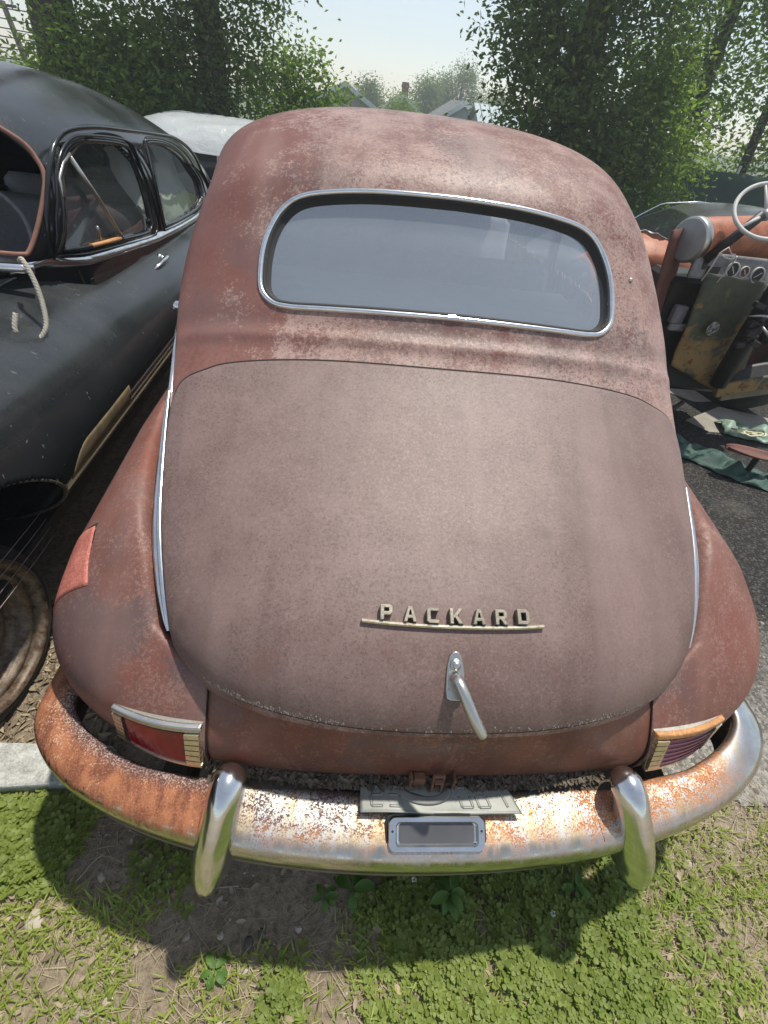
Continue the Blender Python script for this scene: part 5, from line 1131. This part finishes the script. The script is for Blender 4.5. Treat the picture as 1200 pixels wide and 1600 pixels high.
# houses
M['siding'] = plain('grey_siding', (.30, .285, .27), .8, var=.12, scale=2, bump=.05); M['siding2'] = plain('pale_blue_siding', (.36, .40, .41), .8, var=.1, scale=2, bump=.05)
M['shingle'] = plain('grey_shingle', (.16, .17, .17), .9, var=.3, scale=3); M['fascia'] = plain('white_fascia', (.62, .66, .64), .6, var=.05); M['brick'] = plain('red_brick', (.20, .095, .065), .9, var=.3, scale=6)
def house(name, cx, cy, w, d, eave, peak, label, wall, gable=True, roofm='shingle', rz=0, window=True):
    b = gz(cx, cy); h = empty(name, (cx, cy, b), label, 'house'); h.rotation_euler = (0, 0, rz); e = eave-b; p = peak-b
    g = MB()
    if gable: g.add([(-w/2, -d/2, 0), (w/2, -d/2, 0), (w/2, -d/2, e), (0, -d/2, p), (-w/2, -d/2, e), (-w/2, d/2, 0), (w/2, d/2, 0), (w/2, d/2, e), (0, d/2, p), (-w/2, d/2, e)], [(0, 1, 2, 3, 4), (9, 8, 7, 6, 5), (0, 5, 6, 1), (1, 6, 7, 2), (0, 4, 9, 5)])
    else: g.add([(-w/2, -d/2, 0), (w/2, -d/2, 0), (w/2, -d/2, e), (-w/2, -d/2, e), (-w/2, d/2, 0), (w/2, d/2, 0), (w/2, d/2, e), (-w/2, d/2, e), (-w/2, 0, p), (w/2, 0, p)], [(0, 1, 2, 3), (5, 4, 7, 6), (1, 5, 6, 9, 2), (4, 0, 3, 8, 7)])
    g.build('wall', M[wall], h)
    g = MB(); o_ = .25; t_ = .16
    if gable:
        for s in (-1, 1):
            k = (p-e)/(w/2); x1 = s*(w/2+o_); z1 = e-k*o_; g.add([(0, -d/2-o_, p+.03), (x1, -d/2-o_, z1+.03), (x1, d/2+o_, z1+.03), (0, d/2+o_, p+.03), (0, -d/2-o_, p+t_), (x1, -d/2-o_, z1+t_), (x1, d/2+o_, z1+t_), (0, d/2+o_, p+t_)], [(4, 5, 6, 7), (0, 3, 2, 1), (0, 1, 5, 4), (1, 2, 6, 5), (2, 3, 7, 6)])
        rf = g.build('roof', M[roofm], h)
        g = MB()
        for s in (-1, 1): x1 = s*(w/2+o_); z1 = e-k*o_; y_ = -d/2-o_-.03; g.add([(0, y_, p-.06), (x1, y_, z1-.06), (x1, y_, z1+t_+.03), (0, y_, p+t_+.03), (0, y_+.03, p-.06), (x1, y_+.03, z1-.06), (x1, y_+.03, z1+t_+.03), (0, y_+.03, p+t_+.03)], [(0, 1, 2, 3), (3, 2, 6, 7), (4, 7, 6, 5), (0, 4, 5, 1)])
        g.build('bargeboard', M['fascia'], rf)
        if window: g = MB(); g.box((0, -d/2-.03, e-.9), (.9, .05, 1.2), None, .01); wd = g.build('window', M['fascia'], h); g = MB(); g.box((0, -d/2-.06, e-.9), (.7, .03, 1.0)); g.build('pane', M['darkglass'], wd)
    else:
        for s in (-1, 1): g.add([(-w/2-o_, 0, p+.03), (w/2+o_, 0, p+.03), (w/2+o_, s*(d/2+o_), e-.1), (-w/2-o_, s*(d/2+o_), e-.1), (-w/2-o_, 0, p+t_), (w/2+o_, 0, p+t_), (w/2+o_, s*(d/2+o_), e-.1+t_), (-w/2-o_, s*(d/2+o_), e-.1+t_)], [(4, 5, 6, 7), (0, 3, 2, 1), (3, 2, 6, 7), (0, 4, 7, 3), (1, 2, 6, 5)])
        rf = g.build('roof', M[roofm], h)
        g = MB()
        for k in range(int(w/.45)): x = -w/2+.45*k; g.add([(x, -d/2-o_, e-.1+t_+.01), (x+.05, -d/2-o_, e-.1+t_+.01), (x+.05, 0, p+t_+.01), (x, 0, p+t_+.01), (x+.025, -d/2-o_, e+t_-.05), (x+.025, 0, p+t_+.05)], [(0, 4, 5, 3), (4, 1, 2, 5)])
        g.build('roof_ribs', M[roofm], rf)
    return h
house('gable_house', -1.35, 40, 4.4, 7, .80, 1.95, 'pale grey gable end nearest the light green bush', 'siding')
house('gable_house', 2.3, 44, 3.8, 7, .55, 1.75, 'white edged roof slope in front of the distant trees beside the chimney', 'siding')
house('gable_house', 5.0, 35, 2.6, 5, .98, 1.78, 'grey gable with white roof edges in the middle of the skyline', 'siding2', window=False)
M['metalroof'] = plain('blue_grey_metal_roof', (.30, .36, .37), .5, .2, var=.1, scale=4)
house('metal_roof_house', 7.4, 30, 4.2, 4.2, 1.0, 1.75, 'building with a ribbed blue grey metal roof beside the big dark tree', 'siding2', False, 'metalroof')
ch = MB(); ch.box((2.66, 45.5, .2), (.46, .46, 4.3)); ch.box((2.66, 45.5, 2.38), (.56, .56, .14)); ch.box((2.66, 45.5, 2.52), (.48, .48, .14)); tag(ch.build('brick_chimney', M['brick']), 'tall narrow red brick chimney on the skyline', 'chimney')
# street lamp like dark post by the first house
# utility pole and wires
up_ = empty('utility_pole', G(-12.9, 25), 'dark leaning utility pole with crossarm at the top left corner', 'utility pole'); U = Vector(up_.location)
g = MB(); g.tube([(.3, 0, -.2), (-.35, 0, 3.95+.0)], [.13, .09], 10); g.build('pole', M['bark'], up_, True)
g = MB(); g.box((-.36, 0, 3.85), (.9, .08, .08), None, .01); g.build('crossarm', M['bark'], up_)
for x in (-.7, -.36, -.02): g = MB(); g.lathe([(.03, 0), (.045, .05), (.03, .08), (.04, .12), (0, .14)], (x, 0, 3.9), (0, 0, 1), 10); g.build('insulator', M['steel'], up_, True)
for k, (za, zb_) in enumerate([(3.1, 1.95), (2.75, 1.80), (2.4, 1.70), (1.95, 1.55), (2.95, 2.6), (1.55, 1.42)]):
    g = MB(); g.tube([(-26+26*u, 24.6-.2*k, za+(zb_-za)*u-.5*u*(1-u)) for u in np.linspace(0, .55, 20)], .018, 5); tag(g.build('overhead_wire', M['rubber'], None, True), ['topmost', 'second from top', 'third from top', 'fourth from top', 'steeply sagging', 'lowest'][k]+' of the thin overhead wires at the top left corner', 'wire', 'overhead wires at the top left')

# ================================================================== ground cover near the bumper
def nz(x, y, s, k=0): return mnoise.noise(Vector((x*s, y*s, k)))
def clover_d(x, y):
    d = max(0, min(1, (x+.16)/.10))*max(0, min(1, (1.02-x+.4*(-.05-y))/.35)); d *= 1 if y < .20 else max(0, 1-(y-.20)/.08)
    d *= max(.10, min(1, .75+1.5*nz(x, y, 6, 3)+1.3*nz(x, y, 17, 6)+.6*nz(x, y, 40, 2)))
    if x > .45: d *= max(.18, 1-(x-.45)*1.5)
    l = max(0, 1-((x+1.12)/.20)**2)*max(0, 1-((y-.20)/.13)**2); p2 = max(0, 1-((x+.66)/.14)**2)*max(0, 1-((y-.14)/.12)**2)*.55; p3 = max(0, 1-((x+.33)/.07)**2)*max(0, 1-((y+.13)/.10)**2)*.9
    return max(d, l*1.5, p2*.6, p3*.8)
def grass_d(x, y):
    d = .85 if x < -.62 and y < .06-(x+.62)*.1 else 0
    if x < -.95: d = max(d, .8*(1 if y < .25 else max(0, 1-(y-.25)/.05)))
    d = max(d, .35 if -.62 < x < -.2 and y < -.05 else 0, (.42 if y < .05 else .2) if x > -.2 else 0, .6 if x > .45 and y < .22 else 0)
    return max(0, d*(1+1.9*nz(x, y, 7, 8)))*(1 if y < .3 else 0)
def build_clover(N=9500, rg=(-1.35, 1.25, -.40, .36)):
    V = []; F = []; cnt = 0
    ks = 9
    while cnt < N:
        x, y = random.uniform(rg[0], rg[1]), random.uniform(rg[2], rg[3])
        if random.random() > clover_d(x, y): continue
        cnt += 1; h = random.uniform(.008, .032)*(1.1 if clover_d(x, y) > .6 else .6); z0 = gz(x, y); rot = random.uniform(0, 6.28); s = random.choice([1, 1, 1, 1.4])*random.uniform(.0045, .0100)*(1.15 if x < -.9 else 1); tx, ty = random.gauss(0, .25), random.gauss(0, .25)
        for k in range(3):
            a = rot+k*2.094+random.gauss(0, .1); dx, dy = math.cos(a), math.sin(a); b = len(V); up = random.uniform(-.1, .35)
            for (u, v) in ((0, 0), (.5, .42), (1.0, .52), (1.35, .30), (1.28, 0), (1.35, -.30), (1.0, -.52), (.5, -.42)):
                px, py = dx*u*s-dy*v*s*1.25, dy*u*s+dx*v*s*1.25; V.append((x+px, y+py, z0+h+up*u*s+abs(v)*s*.35+px*tx+py*ty))
            F += [(b, b+1, b+2, b+3), (b, b+3, b+4, b+4)][:1]+[(b, b+3, b+4), (b, b+4, b+5)]+[(b, b+5, b+6, b+7)]
    V2 = V; return mesh_obj('clover', V2, F, leafmat('clover_leaves', (.12, .17, .03), (.29, .355, .085), .38), None, True)
tag(build_clover(), 'dense small clover in front of and below the bumper', 'clover', kind='stuff')
def blades(name, n, dens, h0, h1, w, mat, lie=0., rg=(-1.4, 1.3, -.40, .40)):
    V = []; F = []; c = 0; tries = 0
    while c < n and tries < n*60:
        tries += 1; x, y = random.uniform(rg[0], rg[1]), random.uniform(rg[2], rg[3])
        if random.random() > dens(x, y): continue
        c += 1; z0 = gz(x, y); a = random.uniform(0, 6.28); h = random.uniform(h0, h1); wd = w*random.uniform(.5, 1.2); le = random.uniform(.5, 1.3)+lie*2; dx, dy = math.cos(a), math.sin(a); px, py = -dy*wd, dx*wd; b = len(V)
        for k in range(4):
            u = k/3; r = h*le*u**1.4*.8; zz = h*(u-.45*le*u*u) if lie < .5 else h*.12*math.sin(u*math.pi)+.003+random.uniform(0, .004); q = 1-u**2*.95
            V += [(x+dx*r-px*q, y+dy*r-py*q, z0+max(zz, 0)), (x+dx*r+px*q, y+dy*r+py*q, z0+max(zz, 0))]
        F += [(b+2*k, b+2*k+1, b+2*k+3, b+2*k+2) for k in range(3)]
    return mesh_obj(name, V, F, mat, None, True)
tag(blades('grass', 8800, grass_d, .018, .055, .0030, leafmat('grass_blades', (.20, .27, .045), (.44, .50, .14), .42)), 'sparse bright grass blades in the dry soil', 'grass', kind='stuff')
tag(blades('dry_straw', 6500, lambda x, y: .22+.5*grass_d(x, y)+(.45 if y > .15 and x < -.95 else 0)+(.25 if x > .6 else 0), .012, .042, .0009, plain('straw', (.38, .32, .20), .9, var=.3, scale=60), 1.0), 'dry straw scattered on the soil', 'straw', kind='stuff')
# pebbles and crumbs (uncountable)
V = []; F = []
ico = [(0, 0, 1), (.9, 0, .3), (.28, .85, .3), (-.72, .53, .3), (-.72, -.53, .3), (.28, -.85, .3), (.72, .53, -.3), (-.28, .85, -.3), (-.9, 0, -.3), (-.28, -.85, -.3), (.72, -.53, -.3)]
icf = [(0, 1, 2), (0, 2, 3), (0, 3, 4), (0, 4, 5), (0, 5, 1), (1, 6, 2), (2, 7, 3), (3, 8, 4), (4, 9, 5), (5, 10, 1), (6, 7, 2), (7, 8, 3), (8, 9, 4), (9, 10, 5), (10, 6, 1)]
for k in range(5200):
    x, y = random.uniform(-1.4, 1.3), random.uniform(-.4, .7); 
    if k % 3 == 0: x = random.uniform(.85, 1.9); y = random.uniform(.1, 1.2)
    s = random.uniform(.0012, .0045)*(1+1.8*(random.random() > .94)); b = len(V); z0 = gz(x, y)+(.006 if aspk(x, y) else 0)
    for p in ico: V.append((x+p[0]*s*random.uniform(.7, 1.3), y+p[1]*s*random.uniform(.7, 1.3), z0+p[2]*s*.7))
    F += [tuple(i+b for i in f) for f in icf]
t = NT('pebble_tones'); r = t.n('NewGeometry').outputs['Random Per Island']; M['pebble'] = t.fin(t.pbsdf(t.mix(r, (.12, .095, .07), (.46, .42, .36)), .9))
tag(mesh_obj('gravel', V, F, M['pebble'], None, False), 'loose grit and pebbles on the soil', 'gravel', kind='stuff')
# mulch beneath the black sedan
V = []; F = []
for k in range(2600):
    x, y = random.uniform(-1.9, -.93), random.uniform(.45, 1.05); l = random.uniform(.006, .028); w = l*random.uniform(.12, .45); a = random.uniform(0, 6.28); b = len(V); dx, dy = math.cos(a), math.sin(a); z0 = gz(x, y)+random.uniform(.001, .012); ti = random.uniform(-.3, .3)
    V += [(x-dx*l, y-dy*l, z0-l*ti*.5), (x+dy*w, y-dx*w, z0+.003), (x+dx*l, y+dy*l, z0+l*ti), (x-dy*w, y+dx*w, z0)]; F.append((b, b+1, b+2, b+3))
t = NT('mulch_tones'); r = t.n('NewGeometry').outputs['Random Per Island']; M['mulch'] = t.fin(t.pbsdf(t.mix(r, (.09, .065, .04), (.42, .34, .23)), .9))
tag(mesh_obj('mulch', V, F, M['mulch'], None, False), 'dry leaf mulch beside the black sedan wheel', 'mulch', kind='stuff')
# individual stones
def stone(x, y, s, label, mat, sq=.6):
    V = []; 
    for i in range(9):
        for j in range(14):
            a = math.pi*i/8; b = 2*math.pi*j/14; p = Vector((math.sin(a)*math.cos(b), math.sin(a)*math.sin(b), math.cos(a))); r = 1+.25*mnoise.noise(p*1.7+Vector((x*9, y*7, 0))); V.append((p.x*s*r*1.2, p.y*s*r*.85, p.z*s*r*sq))
    o = mesh_obj('stone', V, grid_faces(9, 14, True), mat); auto_smooth(o, 40); o.location = (x, y, gz(x, y)+s*.25); o.rotation_euler = (0, 0, random.uniform(0, 3)); return tag(o, label, 'stone', 'loose stones on the soil')
M['st1'] = plain('pale_stone', (.42, .37, .30), .9, var=.15, scale=40); M['st2'] = plain('dark_stone', (.11, .095, .08), .9, var=.3, scale=40)
stone(-.855, .115, .012, 'small white stone in the shade left of the bumper guard', M['st1']); stone(-.985, .02, .024, 'largest pale flat stone at the edge of the grass on the left', M['st1'], .35)
stone(-.425, -.035, .015, 'dark upright stone below the left bumper guard', M['st2'], .9); stone(-.395, -.015, .011, 'dark round stone right of the upright dark stone', M['st2']); stone(-.52, .06, .009, 'grey pebble left of the left guard tip', M['st1']); stone(.60, .02, .008, 'small pale stone in the clover on the right', M['st1'])
# broad-leaved weeds
def weed(x, y, s, nl, label, hgt=.05):
    o = empty('broadleaf_weed', (x, y, gz(x, y)), label, 'weed', 'broad leaved weeds under the bumper'); V = []; F = []
    for k in range(nl):
        a = k*2.4+random.uniform(-.3, .3); dx, dy = math.cos(a), math.sin(a); L = s*random.uniform(.7, 1.15); h = hgt*random.uniform(.5, 1.1); el = random.uniform(.0, .45); b = len(V)
        for i in range(7):
            u = i/6; w = L*.27*math.sin(math.pi*min(1, u*.93+.05))**.8; r = .006+L*u; z = h+el*L*u-.55*L*u*u
            V += [(dx*r-dy*w, dy*r+dx*w, z+w*.35), (dx*r, dy*r, z), (dx*r+dy*w, dy*r-dx*w, z+w*.35)]
        for i in range(6): q = b+3*i; F += [(q, q+1, q+4, q+3), (q+1, q+2, q+5, q+4)]
    mesh_obj('leaf_rosette', V, F, L_weed, o); g = MB(); g.tube([(0, 0, 0), (.002, 0, hgt*.9)], .0018, 6); g.build('stem', L_weed, o, True)
L_weed = leafmat('weed_leaves', (.06, .14, .025), (.13, .25, .05), .3)
weed(-.235, .055, .038, 6, 'small weed left of the narrow leaved weed under the bumper'); weed(-.155, .075, .060, 4, 'weed with two long narrow leaves under the bumper', .03); weed(.115, .055, .052, 12, 'largest broad leaved weed in the shaded clover', .07); weed(-.50, -.085, .035, 6, 'young weed in the dirt below the left guard', .02); weed(.50, .07, .035, 6, 'bright weed under the right bumper guard', .04); weed(-1.17, .17, .03, 7, 'bright weed at the left edge by the kerb block', .03)
def clover_flower(x, y, label):
    o = empty('clover_flower', (x, y, gz(x, y)), label, 'flower', 'white clover flowers'); V = []; F = []
    for k in range(40):
        p = Vector((random.gauss(0, 1), random.gauss(0, 1), random.gauss(0, 1))).normalized(); b = len(V); c = p*.0045+Vector((0, 0, .045)); t1 = p.orthogonal().normalized()*.0014; V += [c-t1, c+t1, c+p*.0042]; F.append((b, b+1, b+2))
    mesh_obj('flower_head', V, F, M['fl'], o, False); g = MB(); g.tube([(0, 0, 0), (0, 0, .042)], .0007, 5); g.build('stem', L_weed, o, True)
M['fl'] = plain('white_petals', (.72, .72, .66), .8, var=.1)
clover_flower(.41, .01, 'white clover flower left of the right guard shadow'); clover_flower(.02, .09, 'white clover flower under the licence lamp')
# twigs
for i, (x, y, a, l, lb_) in enumerate([(-.53, .085, .05, .11, 'long pale twig beside the left guard'), (-.90, .13, .9, .10, 'pale twig in the shade at left'), (-.83, .02, .7, .10, 'twig at the shadow edge on the left')]):
    g = MB(); g.tube([(x+l*(u-.5)*math.cos(a)+.004*math.sin(u*7), y+l*(u-.5)*math.sin(a), gz(x, y)+.007+.002*math.sin(u*9)) for u in np.linspace(0, 1, 12)], .0015, 6); tag(g.build('twig', M['st1'], None, True), lb_, 'twig', 'twigs on the soil')

# ================================================================== summer haze
g = MB(); g.box((0, 20, 10), (190, 190, 36)); hz = g.build('haze', M['fascia']); hz.data.materials.clear()
hm = bpy.data.materials.new('summer_haze'); hm.use_nodes = True; ht = hm.node_tree; ht.nodes.clear(); ho = ht.nodes.new('ShaderNodeOutputMaterial'); hv_ = ht.nodes.new('ShaderNodeVolumePrincipled')
hv_.inputs['Color'].default_value = (.86, .92, .95, 1); hv_.inputs['Density'].default_value = .0048; hv_.inputs['Anisotropy'].default_value = .3; ht.links.new(hv_.outputs[0], ho.inputs[1]); hz.data.materials.append(hm)
tag(hz, 'pale summer haze filling the air', 'haze', kind='stuff')

V = []; F = []
for k in range(260):
    x, y = random.uniform(-1.25, 1.2), random.uniform(-.38, .22); l = random.uniform(.006, .016); w = l*random.uniform(.35, .6); a = random.uniform(0, 6.28); dx, dy = math.cos(a), math.sin(a); z0 = gz(x, y)+random.uniform(.004, .02); cu = random.uniform(-.5, .8); b = len(V)
    for i in range(5):
        u = i/4*2-1; ww = w*(1-u*u)**.6+.0004; V += [(x+dx*l*u-dy*ww, y+dy*l*u+dx*ww, z0+cu*l*u*u*.6+ww*.4), (x+dx*l*u, y+dy*l*u, z0+cu*l*u*u*.6), (x+dx*l*u+dy*ww, y+dy*l*u-dx*ww, z0+cu*l*u*u*.6+ww*.3)]
    for i in range(4): q = b+3*i; F += [(q, q+1, q+4, q+3), (q+1, q+2, q+5, q+4)]
tag(mesh_obj('dead_leaves', V, F, M['mulch'], None, True), 'small curled dead leaves scattered over soil and clover', 'dead leaves', kind='stuff')

# the same cover carries on beyond the frame, towards the viewer
tag(build_clover(13000, (-1.6, 1.7, -1.6, -.40)), 'clover spreading over the ground towards the viewer', 'clover', kind='stuff')
tag(blades('grass', 11000, lambda x, y: .5+.5*nz(x, y, 5, 8), .018, .055, .0030, bpy.data.materials['grass_blades'], 0, (-2.4, 2.4, -1.8, -.39)), 'grass spreading over the ground towards the viewer', 'grass', kind='stuff')
